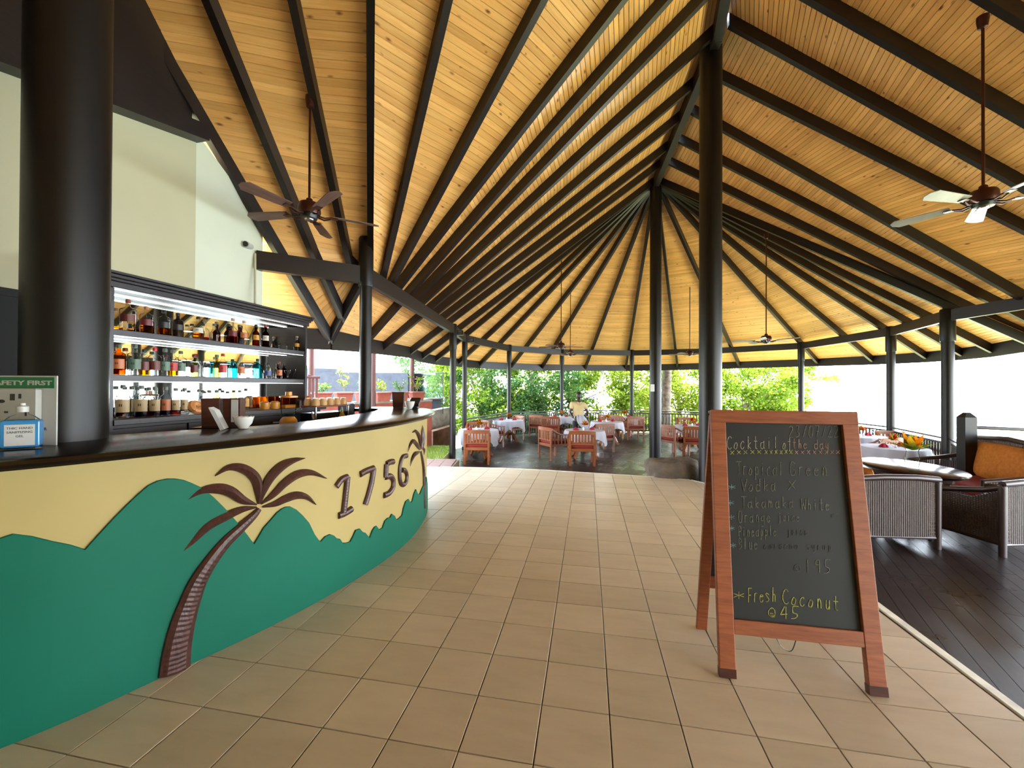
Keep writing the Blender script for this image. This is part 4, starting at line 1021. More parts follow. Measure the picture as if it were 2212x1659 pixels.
MB().lathe([(.30,.26),(.31,.28),(.29,.30)],24).build('lower_shelf',M['mahog'],t,smooth=True)
v=flowers('glass vase with spiky yellow and orange leaves on the dark oval table',(tx_+.02,ty_-.02,DF+.747),2.6,('orangeleaf','leafB','leafA'))
def wickerchair(lab,loc,rz,grp,w=.36,d=.36,seat='redseat',high=0):
    t=thing('wicker_armchair',lab,'chair',loc,rz,grp); D_=M['wickerd']
    for sx_ in (-1,1):
        MB().tube([(sx_*w,-d,0),(sx_*w,-d,.80+high)],[.034,.038],12).build('leg',D_,t,smooth=True); MB().tube([(sx_*w,d,0),(sx_*w,d,.60)],[.032,.036],12).build('leg',D_,t,smooth=True)
        MB().tube([(sx_*w,-d-.02,.79+high),(sx_*(w+.01),-d+.15,.72+high*.5),(sx_*(w+.01),d-.1,.62),(sx_*w,d+.04,.60)],.034,10).build('arm_rail',D_,t,smooth=True)
        MB().tube([(sx_*w,-d,.13),(sx_*w,d,.13)],.018,8).build('bottom_rail',D_,t,smooth=True)
        # woven side
        mb=MB()
        for i in range(26):
            y=-d+.03+(2*d-.06)*i/25; zt=.60+(max(0,.3-(y+d))*.5)+high*.3; mb.box(sx_*w-.006,sx_*w+.006,y-.009,y+.009,.14,zt)
        for j in range(22): 
            z=.15+j*.021; mb.box(sx_*w-.009,sx_*w+.003,-d+.02,d-.02,z,z+.013)
        mb.build('woven_side',M['wicker'],t,stuff=True)
    MB().tube([(-w-.01,-d-.01,.82+high),(-w*.4,-d-.035,.845+high),(w*.4,-d-.035,.845+high),(w+.01,-d-.01,.82+high)],.036,10).build('top_rail',D_,t,smooth=True)
    MB().tube([(-w,-d,.13),(w,-d,.13)],.02,8).build('bottom_rail',D_,t,smooth=True)
    mb=MB(); nn=int(w*80)
    for i in range(nn):
        x=-w+.03+(2*w-.06)*i/(nn-1); c=.02*(1-(x/w)**2); mb.box(x-.008,x+.008,-d-.007-c,-d+.007-c,.14,.81+high)
    for j in range(int((.66+high)/.021)):
        z=.15+j*.021
        if j<8 and j%2: continue
        mb.box(-w+.02,w-.02,-d-.012,-d+.0,z,z+.013)
    mb.build('woven_back',M['wicker'],t,stuff=True)
    MB().cbox(-w+.01,w-.01,-d+.01,d-.01,.26,.33,.01).build('seat_frame',M['wickerd'],t)
    MB().cbox(-w+.03,w-.03,-d+.03,d+.0,.33,.45,.04).build('seat_cushion',M[seat],t,bevel=.015)
    return t
gW='wicker armchairs round the dark oval table'
W1=wickerchair('brown wicker armchair right beside the chalkboard, seen from behind',fp_(1887,5.25),radians(-4),gW,.44,.36)
copytree(W1,'brown wicker armchair cut by the right edge, seen from behind',fp_(2150,5.05),radians(6),gW)
copytree(W1,'wicker armchair mostly hidden behind the chalkboard, turned to the oval table',fp_(1780,6.2),radians(-80),gW)
def cushion(lab,loc,rz,w=.42,h=.36,tilt=.25,mat='orange',grp=None):
    mb=MB(); n=12; vs=[];fs=[]
    for sgn in (1,-1):
        for i in range(n+1):
            for j in range(n+1):
                a,b=2*i/n-1,2*j/n-1; th=.075*((1-a**4)*(1-b**4))**.5
                vs.append((a*w/2*(1-.06*b*b),sgn*th,b*h/2*(1-.06*a*a)+h/2))
    m=(n+1)**2
    for i in range(n):
        for j in range(n):
            q=(i*(n+1)+j,(i+1)*(n+1)+j,(i+1)*(n+1)+j+1,i*(n+1)+j+1); fs.append(q); fs.append(tuple(x+m for x in q[::-1]))
    o=mb.add(vs,fs).xform(Matrix.Rotation(tilt,4,'X')).build('cushion',M[mat],None,smooth=True,loc=loc,rz=rz); return tag(o,lab,'cushion',grp)
p=fp_(1893,6.0); cushion('small orange cushion on the chair hidden behind the chalkboard',(p[0]-.22,p[1],DF+.44),radians(-80),.45,.34)
# wicker sofa facing the camera
sx0,sy0=7.35,6.5
so_=thing('wicker_sofa','dark wicker sofa with high curved back at the right edge','sofa',(sx0,sy0,DF),radians(69))
w,d=.95,.40
mb=MB(); 
for i in range(60):
    x=-w+2*w*i/59; zt=1.10-.12*abs(x/w)**3; mb.box(x-.008,x+.008,-d-.008,-d+.008,.12,zt)
for j in range(45): z=.14+j*.0215; mb.box(-w,w,-d-.012,-d+.002,z,z+.012) if z<.98 else mb.box(-w*.8,w*.8,-d-.012,-d+.002,z,z+.012)
mb.build('woven_back',M['wicker'],so_,stuff=True)
MB().tube([(-w,-d,.0),(-w,-d,.93),(-w*.8,-d,1.07),(0,-d,1.12),(w*.8,-d,1.07),(w,-d,.93),(w,-d,0)],.04,10).build('back_frame',M['wickerd'],so_,smooth=True)
for s_ in (-1,1):
    MB().tube([(s_*w,-d,.75),(s_*w,0,.66),(s_*w,d,.60),(s_*w,d,0)],.036,10).build('arm',M['wickerd'],so_,smooth=True)
    mb=MB()
    for i in range(30): y=-d+2*d*i/29; mb.box(s_*w-.006,s_*w+.006,y-.008,y+.008,.12,.62)
    mb.build('woven_side',M['wicker'],so_,stuff=True)
mb=MB()
for i in range(60): x=-w+2*w*i/59; mb.box(x-.008,x+.008,d-.006,d+.006,.12,.34)
mb.build('woven_front',M['wicker'],so_,stuff=True)
MB().cbox(-w+.02,w-.02,-d+.02,d-.0,.32,.46,.04).build('seat_cushion',M['redseat'],so_,bevel=.02)
for i,x in enumerate((0,)):
    q=Matrix.Rotation(radians(69),3,'Z')@V((x,-.24,0)); cushion('long orange back cushion leaning on the wicker sofa at right edge',(sx0+q.x,sy0+q.y,DF+.46),radians(69),1.7,.58,.2,'orange')
# ---- railings
def railing(lab,a,b,n,off=.0,post=False):
    a,b=V(a),V(b); L_=(b-a).length; t=thing('railing',lab,'railing',(a.x,a.y,DF),atan2((b-a).y,(b-a).x))
    MB().cbox(.06,L_-.06,-.045,.045,.90,.935,.006).build('top_rail',M['dark'],t); MB().cbox(.06,L_-.06,-.02,.02,.80,.84,.003).build('upper_rail',M['dark'],t); MB().cbox(.06,L_-.06,-.025,.025,.08,.13,.003).build('bottom_rail',M['dark'],t)
    bal=MB().lathe([(.024,.13),(.024,.2),(.036,.24),(.038,.30),(.024,.42),(.02,.5),(.024,.58),(.032,.64),(.024,.70),(.024,.80)],8).mesh('baluster',M['dark'],True)
    for i in range(n):
        o=bpy.data.objects.new('baluster',bal); COL.objects.link(o); o.parent=t; o.location=(.06+(L_-.12)*(i+.5)/n,0,0)
    return t
rp=[V((x,y)) for x,y in ring]
secs=[(3,4,'railing section behind the second left table'),(4,5,'railing section left of the waiter'),(5,6,'railing section behind the waiter'),(6,7,'railing section behind the apex column'),(7,8,'railing section hidden behind the chalkboard'),(8,9,'railing section above the far chalkboard corner, in glare'),(9,10,'railing section between the two right-hand columns')]
for i,j,lab in secs:
    L_=(rp[j]-rp[i]).length; railing(lab,(rp[i].x,rp[i].y,0),(rp[j].x,rp[j].y,0),int(L_/.115))
railing('short railing section from the right column to the pointed post',(8.58,8.05,0),(6.95,6.28+.1,0),19) if False else None
pp=fp_(2088,6.9); t=thing('newel_post','thick square post with pointed top behind the oval table','post',pp,radians(-10))
MB().hexa([(-.085,-.085,0),(.085,-.085,0),(.085,.085,0),(-.085,.085,0),(-.085,-.085,1.42),(.085,-.085,1.42),(.085,.085,1.42),(-.085,.085,1.42)]).build('shaft',M['column'],t)
MB().add([(-.085,-.085,1.42),(.085,-.085,1.42),(.085,.085,1.42),(-.085,.085,1.42),(-.03,-.03,1.50),(.03,-.03,1.50),(.03,.03,1.50),(-.03,.03,1.50)],[(0,1,5,4),(1,2,6,5),(2,3,7,6),(3,0,4,7),(4,5,6,7)]).build('pointed_cap',M['column'],t)
railing('railing section running from the right column down to the pointed post',(8.55,7.95,0),(pp[0]+.1,pp[1]+.1,0),9)
t=thing('handrail','thin rail running right from the pointed post behind the wicker sofa','railing',(pp[0],pp[1],DF)); MB().tube([(.1,0,1.25),(3.2,-.9,1.18)],.03,10).build('rail',M['dark'],t,smooth=True); MB().tube([(3.1,-.87,0),(3.1,-.87,1.2)],.035,8).build('post',M['dark'],t,smooth=True)
# ---- boulder
def boulder(name,lab,loc,sx_,sy_,sz_,seed):
    rnd=random.Random(seed); bm=bmesh.new(); bmesh.ops.create_icosphere(bm,subdivisions=4,radius=1)
    from mathutils import noise
    for v_ in bm.verts:
        n_=noise.noise(v_.co*1.4+V((seed,0,0)))*.28+noise.noise(v_.co*4)*.06; c=v_.co*(1+n_)
        c.z=max(-.35,min(.62+.1*noise.noise(v_.co*2),c.z)); v_.co=V((c.x*sx_,c.y*sy_,c.z*sz_))
    me=bpy.data.meshes.new(name); bm.to_mesh(me); bm.free(); me.materials.append(M['rock']); me.polygons.foreach_set('use_smooth',[True]*len(me.polygons))
    o=bpy.data.objects.new(name,me); COL.objects.link(o); o.location=loc; return tag(o,lab,'boulder')
b=boulder('boulder','flat-topped brown boulder at the tile edge beside the round columns',(2.68,6.78,0.0),.47,.30,.42,3)
# ================================================================ OUTSIDE
def leafcloud(name,mat,parent,centers,n,size,seed,stuffk=True,droop=.3):
    r=random.Random(seed); mb=MB()
    for _ in range(n):
        c,rad=r.choice(centers); 
        while 1:
            p=V((r.uniform(-1,1),r.uniform(-1,1),r.uniform(-1,1)))
            if p.length<1: break
        p=V(c)+V((p.x*rad,p.y*rad,p.z*rad*.8)); a=r.random()*6.28; el=r.uniform(-1.1,.6)
        d=V((cos(a)*cos(el),sin(a)*cos(el),sin(el))); s=d.cross(V((r.uniform(-1,1),r.uniform(-1,1),r.uniform(-.4,1)))).normalized()
        L_=size*r.uniform(.7,1.4); w_=L_*.3
        m=p+d*L_*.45
        mb.add([p,m+s*w_,p+d*L_,m-s*w_],[(0,1,2,3)])
    return mb.build(name,mat,parent,stuff=stuffk)
def tree(lab,base,trunk,branches,crowns,mat,n,size,seed,tr=.16,name='tree'):
    t=thing(name,lab,'tree',base)
    if trunk: MB().tube(trunk,[tr*(1-.45*i/(len(trunk)-1)) for i in range(len(trunk))],10).build('trunk',M['bark'],t,smooth=True)
    for b in branches: MB().tube(catmull(b,3),[.055*(1-.75*i/(3*(len(b)-1))) for i in range(3*(len(b)-1)+1)],7).build('branch',M['bark'],t,smooth=True)
    leafcloud('foliage',M[mat],t,crowns,n,size,seed); return t
def mk(lab,px,D,mat,seed,wid=3.2,n=5200,z0=-.6,z1=4.4,size=.135,nb=6,dens=1.0):
    r=random.Random(seed); x=aty(px,800,D).x; base=(x,D,-1.2)
    tp=V((r.uniform(-.5,.5),0,2.4)); trunk=[(0,0,0),(r.uniform(-.2,.2),0,.9),tuple(tp)]
    cr=[];br=[]
    for k in range(nb):
        a=r.random()*6.28; e=V((cos(a)*wid*r.uniform(.5,.95),sin(a)*wid*.45,r.uniform(1.6,z1+1.0)))
        br.append([V((0,0,.9+.3*k*.7)),V((e.x*.35,e.y*.35,1.3+.3*e.z)),e])
    n=int(n*2.8)
    for k in range(int(95*dens)):
        cr.append(((r.uniform(-wid,wid),r.uniform(-.5,.5)*wid,r.uniform(z0,z1)+1.2),r.uniform(.3,.62)))
    return tree(lab,base,trunk,br,cr,mat,n,size,seed)
mk('pale green leafy tree left of the second column pair',965,22,'leafC',11,2.6,4200)
mk('bright green tree behind the second left dining table',1040,20.5,'leafA',12,2.6,5200)
mk('dark blue-green tree left of the waiter beyond the railing',1150,20,'leafC',13,2.4,6200)
mk('green tree directly behind the waiter, with spreading branches',1245,21,'leafA',14,2.8,5600,nb=8)
mk('yellow-green sunlit tree left of the apex column',1350,21.5,'leafB',15,2.8,5600)
mk('yellow-green tree between the two thick columns',1470,22,'leafB',16,2.4,4300,z1=3.6)
mk('green tree just above the chalkboard, its crown ending in glare',1605,20.5,'leafA',17,2.5,5200,z1=3.0)
mk('green tree right of the chalkboard column, thinning towards the glare',1665,21.5,'leafA',21,1.9,3000,z1=2.6)
sp=thing('leafy_branch','sparse leafy branch tip reaching into the glare beyond the railing','branch',(aty(1720,812,19).x,19,1.95))
MB().tube(catmull([V((-.9,0,.2)),V((0,0,.1)),V((1.0,0,.0)),V((2.1,.1,-.08))],4),[.03-.002*i for i in range(13)],6).build('twig',M['bark'],sp,smooth=True)
leafcloud('leaves',M['leafB'],sp,[((-.5,0,.15),.25),((.2,0,.08),.3),((.8,0,.0),.25),((1.4,0,-.02),.22),((1.9,.1,-.06),.2)],420,.13,77)
pt=thing('bare_tree','thick pale grey tree trunk just right of the apex column','tree trunk',(aty(1440,850,18.2).x,18.2,-1.2))
MB().tube([(0,0,0),(-.05,0,1.6),(.02,0,3.2),(-.08,0,6)],[.26,.21,.19,.17],14).build('bark_trunk',M['bark'],pt,smooth=True)
for i,(px,D,m,z) in enumerate([(985,18.6,'leafA',-.4),(1130,18.6,'leafC',-.3),(1290,18.9,'leafA',-.4),(1420,18.8,'leafB',-.4),(1570,17.8,'leafA',-.4)]):
    x=aty(px,850,D).x; r=random.Random(i+50)
    t=thing('shrub',['low green shrub beyond the railing behind the second left table','dark low shrub beyond the railing left of the waiter','low green shrub beyond the railing behind the waiter','yellow-green low shrub beyond the railing by the apex column','low shrub beyond the railing behind the chalkboard column'][i],'shrub',(x,D,-.9))
    MB().tube([(0,0,0),(0,0,.6)],.03,6).build('stem',M['bark'],t)
    leafcloud('foliage',M[m],t,[((r.uniform(-1.9,1.9),r.uniform(-.5,.5),r.uniform(.1,.9)),.42) for _ in range(14)],2600,.15,i+90)
# ---- left terrace
PZ=-.15
tag(struct(MB().prism([(-9,5.8),(-3.35,5.8),(-3.3,6.55),(-1.65,6.55),(-1.62,7.3),(-1.2,7.62),(-1.15,9.0),(-9,9.2)],-.6,PZ-.012).build('terrace_base',M['grout'])),'terracotta paved terrace left of the tiles','terrace')
tb=bpy.context.scene.objects['terrace_base']; del tb['label']; del tb['category']; tb.name='floor'
pm=MB().cbox(.003,.237,.003,.237,-.02,0,.0015).mesh('tile',M['pave']); 
for i in range(-9,3):
    for j in range(0,11):
        x,y=-1.3+i*.24-(.0),6.62+j*.24
        if x>-1.62 and y<7.35: continue
        if x>-1.25: continue
        if y>8.8: continue
        o=bpy.data.objects.new('paving_tile',pm); COL.objects.link(o); o.parent=tb; o.location=(x-.15,y,PZ)
lw_=thing('lawn','small sunlit lawn patch beside the terracotta paving','lawn',(0,0,0)); lw_['kind']='structure'
MB().prism([(-4.6,9.2),(-1.62,9.0),(-1.58,11.2),(-1.7,11.6),(-4.6,12)],-.5,-.24).build('soil',M['ground'],lw_)
mb=MB(); r=random.Random(4)
for _ in range(9000):
    x,y=r.uniform(-3.4,-1.6),r.uniform(9.02,11.5); a=r.random()*6.28; h=r.uniform(.03,.07); mb.add([(x,y,-.24),(x+.008*cos(a),y+.008*sin(a),-.24),(x+.02*sin(a),y+.02*cos(a),-.24+h)],[(0,1,2)])
mb.build('grass_blades',M['grass'],lw_,stuff=True)
def wallbox(name,lab,cat,a,b,z0,z1,z2,mat,th=.25,cap=None):
    a,b=V((a[0],a[1],0)),V((b[0],b[1],0)); d=(b-a).normalized(); n=V((-d.y,d.x,0))*th
    t=thing(name,lab,cat,(0,0,0)); mb=MB().hexa([(a.x,a.y,z0),(b.x,b.y,z0),(b.x+n.x,b.y+n.y,z0),(a.x+n.x,a.y+n.y,z0),(a.x,a.y,z1),(b.x,b.y,z2),(b.x+n.x,b.y+n.y,z2),(a.x+n.x,a.y+n.y,z1)]); mb.build('wall_body',M[mat],t)
    if cap: MB().beam((a.x+n.x/2,a.y+n.y/2,z1),(b.x+n.x/2,b.y+n.y/2,z2),th+.06,.05).build('coping',M[cap],t)
    return t
wallbox('retaining_wall','low brown retaining wall behind the lawn','wall',(-2.3,11.95),(-1.75,12.6),-.5,.12,.26,'earthwall')
wallbox('garden_wall','cream garden wall with tree shadows above the brown retaining wall','wall',(-2.5,12.25),(-1.95,12.9),-.4,.64,.74,'creamwall',.25,'creamwall')
wallbox('planter_ledge','salmon pink masonry ledge under the row of planters','ledge',(-4.7,8.9),(-2.25,11.5),-.5,1.0,1.02,'terra',.5,'creamwall')
g=wallbox('boundary_wall','pale grey boundary wall beyond the planters','wall',(-6.9,12.2),(-3.35,13.9),-.5,1.86,1.90,'greywall',.2)
MB().lathe([(.9,0),(.9,.12),(.55,.2),(0,.22)],24).xform(Matrix.Translation((-6.35,12.6,1.86))@Matrix.Rotation(.45,4,'Z')@Matrix.Diagonal((1,.12,1,1))).build('curved_crest',M['greywall'],g)
glb=thing('glass_balustrade','glass balustrade with thin dark frame beyond the planters','balustrade',(0,0,0))
A=aty(838,858,14.6); B=aty(957,858,12.6); zt=aty(957,805,12.6).z
MB().hexa([(A.x,A.y,.9),(B.x,B.y,.9),(B.x,B.y+.012,.9),(A.x,A.y+.012,.9),(A.x,A.y,zt),(B.x,B.y,zt),(B.x,B.y+.012,zt),(A.x,A.y+.012,zt)]).build('glass_pane',M['winglass'],glb)
MB().tube([(A.x,A.y,zt),(B.x,B.y,zt),(B.x,B.y,.6)],.012,6).build('frame',M['blackpl'],glb)
# terracotta planters and their plants
for i in range(6):
    f=i/5; x,y=-4.35+1.75*f,9.35+1.8*f; t=thing('planter_box','terracotta planter trough, %s from the left along the ledge'%['first','second','third','fourth','fifth','last'][i],'planter',(x,y,1.06),atan2(1.8,1.75),'terracotta planter troughs')
    w=.19; b=[(-w*.85,-.08,0),(w*.85,-.08,0),(w*.85,.08,0),(-w*.85,.08,0)]; tp=[(-w,-.11,.22),(w,-.11,.22),(w,.11,.22),(-w,.11,.22)]
    MB().hexa(b+tp).build('trough',M['terra'],t); mb=MB(); mb.cbox(-w-.012,w+.012,-.122,.122,.2,.235,.004); mb.build('rim',M['terra'],t)
    MB().box(-w+.01,w-.01,-.1,.1,.234,.24).build('soil',M['ground'],t)
    p=thing('potted_plant',['small green plant with yellow buds in the first planter','tall pink-flowered plant in the second planter','thin sprig plant in the third planter','sparse flowering plant in the fourth planter','pale leafy plant in the fifth planter','leafy shrub in the last planter'][i],'plant',(x,y,1.3))
    r=random.Random(i); hh=[.2,.62,.25,.34,.3,.4][i]
    cs=[]
    for k in range(4):
        e=(r.uniform(-.16,.16),r.uniform(-.08,.08),hh*r.uniform(.6,1)); MB().tube([(0,0,-.05),(e[0]*.4,e[1]*.4,e[2]*.5),e],.006,5).build('stem',M['bark'],p); cs+=[(e,.08),((e[0]*.5,e[1]*.5,e[2]*.5),.09)]
    leafcloud('leaves',M['leafA' if i%2 else 'leafC'],p,cs,150,.05,i+30); leafcloud('blossoms',M['petal' if i!=0 else 'orangeleaf'],p,cs,26,.035,i+60)
for px,py0,py1,D,lab in ((672,760,852,9.4,'red-brown round post left, beside the bottle shelf'),(806,760,862,9.6,'red-brown post just behind the slim column of the bar'),(890,780,865,11.2,'slim red-brown post in front of the glass balustrade')):
    a=aty(px,800,D); column(lab,a.x,a.y,.065,-.5,2.3,False,'redpost','post')
t=thing('deck_chair','red-brown slatted wooden chair back beyond the bottle shelf','chair',(aty(664,830,8.6).x,8.6,.55),.5)
for i in range(6): MB().cbox(-.2+.07*i,-.15+.07*i,-.01,.01,.5,1.15-.03*abs(i-2.5),.004).build('slat',M['redpost'],t)
for z in (.55,1.05): MB().cbox(-.22,.24,-.02,.0,z,z+.05,.004).build('rail',M['redpost'],t)
MB().cbox(-.2,.2,0,.4,.5,.54,.004).build('seat',M['redpost'],t)
for x in (-.19,.19):
    for y in (.02,.38): MB().box(x-.02,x+.02,y-.02,y+.02,-.7,.5).build('leg',M['redpost'],t)
bx=thing('bench_plinth','white rendered seat plinth below the glass balustrade','plinth',(-2.85,13.15,0),.75)
MB().cbox(-.5,.55,-.2,.3,-.5,1.0,.02).build('body',M['greywall'],bx); MB().cbox(-.55,.6,-.25,.35,1.0,1.06,.01).build('top_slab',M['redpost'],bx)
mk2=thing('hazy_tree','pale hazy tree beyond the glass balustrade at left','tree',(aty(935,830,24).x,24,-1)); MB().tube([(0,0,0),(.1,0,2),(.3,0,4)],[.16,.1,.05],8).build('trunk',M['bark'],mk2,smooth=True); leafcloud('foliage',M['leafC'],mk2,[((random.uniform(-1.4,1.8),random.uniform(-.6,.6),random.uniform(1.0,4.2)),.5) for _ in range(16)],1500,.18,5)
# hazy wooded hill far to the left
hm=MB(); n=30; vs=[];fs=[]
for i in range(n+1):
    x=-900+i*24; h=95*(.5+.5*sin(i*.21+.4))*(.7+.3*sin(i*.9)); e_=sin(pi*i/n)**.5; vs+=[(x,900+6*i,-38),(x,930+6*i,-38+(h*.5+28)*e_),(x,990+6*i,-38+(h+58)*e_),(x,1100+6*i,-38)]
for i in range(n):
    for k in range(3): fs.append((i*4+k,i*4+4+k,i*4+5+k,i*4+1+k))
h=hm.add(vs,fs).build('hill',M['hill'],None,smooth=True); h['kind']='structure'
# leaves and a branch reaching in front of the sky right of the glare
# ================================================================ FANS
def fan(lab,loc,ztop,rz,blade='blade',s=1.0):
    t=thing('ceiling_fan',lab,'fan',loc,rz,'ceiling fans'); h=ztop-loc[2]
    MB().tube([(0,0,.14),(0,0,h-.03)],.012,10).build('down_rod',M['brass'],t,smooth=True)
    MB().lathe([(.012,h-.10),(.035,h-.09),(.045,h-.02),(.045,h+.02)],14).build('canopy',M['brass'],t,smooth=True)
    MB().lathe([(.018,.16),(.03,.15),(.035,.12),(.09,.105),(.105,.08),(.11,.02),(.10,-.01),(.05,-.02)],24).build('motor_housing',M['brass'],t,smooth=True)
    MB().lathe([(.085,-.01),(.075,-.05),(.05,-.055)],20).build('switch_cup',M['blackpl'],t,smooth=True); MB().lathe([(.045,-.054),(.04,-.066),(.0,-.068)],18).build('cap',M['metal'],t,smooth=True)
    for k in range(5):
        a=k*2*pi/5; R_=Matrix.Rotation(a,4,'Z')
        mb=MB(); mb.tube([(.08,-.02,-.015),(.14,-.03,-.03),(.20,-.02,-.012)],.008,6); mb.tube([(.08,.02,-.015),(.14,.03,-.03),(.20,.02,-.012)],.008,6)
        mb.cbox(.19,.27,-.03,.03,-.012,-.006,.001); mb.xform(R_); mb.build('blade_iron',M['brass'],t,smooth=True)
        n=10; vs=[];fs=[]; Rt=Matrix.Rotation(.23,4,'X')
        for i in range(n+1):
            u=i/n; x=.22+.46*s*u; w=(.052+.02*u) if u<.9 else (.07*cos((u-.9)/.1*1.2)); 
            for y,z in ((-w,0),(w,0),(w,.007),(-w,.007)): vs.append(R_@(Rt@V((x,y,z))))
        for i in range(n):
            for j in range(4): fs.append((i*4+j,i*4+(j+1)%4,i*4+4+(j+1)%4,i*4+4+j))
        fs+=[(0,1,2,3),(n*4+3,n*4+2,n*4+1,n*4)]
        MB().add(vs,fs).build('blade',M[blade],t)
    return t
def fanat(lab,px,py,D,pyt,rz,blade='blade'):
    p=aty(px,py,D); q=aty(px,pyt,D); return fan(lab,p,q.z,radians(rz),blade)
fanat('wooden ceiling fan hanging above the bottle shelves at left',668,462,4.15,213,28)
fanat('pale-bladed ceiling fan at the top right edge',2124,436,3.9,40,47,'bladew')
fanat('far ceiling fan, upper one of the pair left of the apex column',1212,749,11.8,545,10)
fanat('far ceiling fan, lower one of the pair left of the apex column',1232,765,13.6,603,40)
fanat('far ceiling fan right of the thick columns above the railing',1655,736,9.3,507,15,'bladew')
fanat('far ceiling fan glimpsed between the two thick columns',1490,765,13.6,605,0)
# ================================================================ CHALKBOARD
FL,FR=atz(1570,1460,0),atz(1893,1499,0)            # centres of the front feet
tl=aty(1549,890,2.33); 
wd=(FR-FL).length; bxv=(FR-FL).normalized(); bk_=V((-bxv.y,bxv.x,0))
H_=1.315; lean=.285
cb=thing('chalkboard_sign','wooden A-frame chalkboard with handwritten cocktail of the day','sign',(0,0,0))
def bp(u,v,off=0):  # u metres from left foot centre along width, v along the slope 0..1, off towards viewer
    up_=(V((0,0,H_))+bk_*lean+bxv*.035); n=bxv.cross(up_).normalized()
    return FL+bxv*u+up_*v+n*off
up_v=(V((0,0,H_))+bk_*lean+bxv*.035); Lf=up_v.length; nv=bxv.cross(up_v).normalized()
def bboard(u0,u1,v0,v1,o0,o1): return MB().hexa([bp(u0,v0,o0),bp(u1,v0,o0),bp(u1,v0,o1),bp(u0,v0,o1),bp(u0,v1,o0),bp(u1,v1,o0),bp(u1,v1,o1),bp(u0,v1,o1)])
TF=M['teakframe']; W2=.038
bboard(-W2,W2,0.0,1.0,-.012,.022).build('stile',TF,cb,bevel=.003); bboard(wd-W2,wd+W2,0.0,1.0,-.012,.022).build('stile',TF,cb,bevel=.003)
bboard(-W2,wd+W2,.95,1.003,-.010,.026).build('top_rail',TF,cb,bevel=.003); bboard(W2-.0,wd-W2,.148,.2,-.010,.020).build('bottom_rail',TF,cb,bevel=.003)
bd=bboard(W2-.01,wd-W2+.01,.19,.955,-.004,.004).build('slate_panel',M['board'],cb)
for u in (0,wd):
    bboard(u-W2-.001,u+W2+.001,-.001,.03,-.0125,.0225).build('worn_foot',M['menu'],cb)
# rear frame
RL=atz(1515,1357,0); rt=bp(0,.985,-.04)-V((0,0,0)); RRt=bp(wd,.985,-.04)
def rleg(a,b,w_=.06,h_=.026):
    d=(b-a).normalized(); s=bxv*w_/2; o=d.cross(bxv).normalized()*h_/2
    return MB().hexa([a-s-o,a+s-o,a+s+o,a-s+o,b-s-o,b+s-o,b+s+o,b-s+o])
RR=RL+bxv*wd
rleg(RL,rt).build('rear_leg',TF,cb,bevel=.003); rleg(RR,RRt).build('rear_leg',TF,cb,bevel=.003)
a1,a2=RL.lerp(rt,.2),RR.lerp(RRt,.2); b1,b2=RL.lerp(rt,.93),RR.lerp(RRt,.93); un=(rt-RL).normalized(); o2=un.cross(bxv).normalized()*.01
MB().hexa([a1-o2,a2-o2,a2+o2,a1+o2,a1-o2+un*.075,a2-o2+un*.075,a2+o2+un*.075,a1+o2+un*.075]).build('rear_rail',TF,cb,bevel=.003)
MB().hexa([a1-o2*.3+un*.05,a2-o2*.3+un*.05,a2+o2*.3+un*.05,a1+o2*.3+un*.05,b1-o2*.3,b2-o2*.3,b2+o2*.3,b1+o2*.3]).build('rear_panel',M['board'],cb)
for u in (-.005,wd+.005):
    MB().tube([bp(u,1.0,-.035)-bxv*.03,bp(u,1.0,-.035)+bxv*.03],.008,8).build('hinge',M['metal'],cb)
w0,w1=bp(wd*.36,.148,.0),bp(wd*.50,.148,.0); MB().tube(catmull([w0,w0.lerp(w1,.3)-V((0,0,.045)),w0.lerp(w1,.75)-V((0,0,.06)),w1],6),.0022,6).build('wire_loop',M['blackpl'],cb)
p1=bp(0.02,.17,-.01); MB().tube([p1,p1-V((0,0,.02))+bxv*.03],.004,6).build('latch',M['blackpl'],cb)
# chalk lettering : single-stroke hand, grid x 0-6, y 0-12 (baseline 3, x-height 8, cap 11)
GL={'C':'5a 4b 2b 08 05 23 43 54','o':'27 16 04 13 33 45 46 37 27','c':'47 38 17 05 13 33 44','k':'1b 13;47 15 43','K':'1b 13;5b 16 53','t':'2b 24 33 43;08 48','T':'0b 6b;3b 33','a':'47 17 05 13 33 45;48 44 53','i':'28 23;2a 2a','l':'2b 23','f':'4b 3a 32 21;08 48','h':'1b 13;16 27 37 46 43','e':'06 46 37 17 05 13 33 44','d':'4b 43;46 37 17 05 13 33 45','y':'18 15 24 44;48 42 30 10','r':'18 13;16 28 48','p':'18 10;17 38 46 44 33 14','G':'5a 3b 1b 08 05 13 43 56 36','n':'18 13;16 28 38 46 43','V':'0b 33 6b','m':'08 03;06 18 26 23;26 38 46 43','W':'0b 13 38 53 6b','O':'3b 1b 08 05 23 43 55 58 4b 3b','g':'47 17 05 14 34 46;48 41 20 00','u':'18 14 23 33 45;48 43','j':'38 32 20 00;3a 3a','s':'47 18 07 35 44 23 03','x':'18 53;58 13','X':'0b 63;6b 03','P':'1b 13;1b 4b 59 47 17','B':'1b 13;1b 4a 48 17 46 44 13','F':'1b 13;1b 5b;17 47','*':'39 35;08 66;06 68;','@':'45 26 34 54 58 3a 18 15 33 53','0':'2b 19 05 23 43 57 5a 3b 2b','1':'2b 23','2':'0a 2b 4a 48 03 53','3':'0b 4b 27 46 44 23 03','7':'0b 5b 23;17 47','4':'3b 06 56;4b 43','5':'5b 1b 17 46 44 23 03','9':'48 18 1a 3b 4a 43','/':'5b 13','-':'17 47','.':'23 33','q':'28 07 14 34;48 40','v':'08 33 68'}
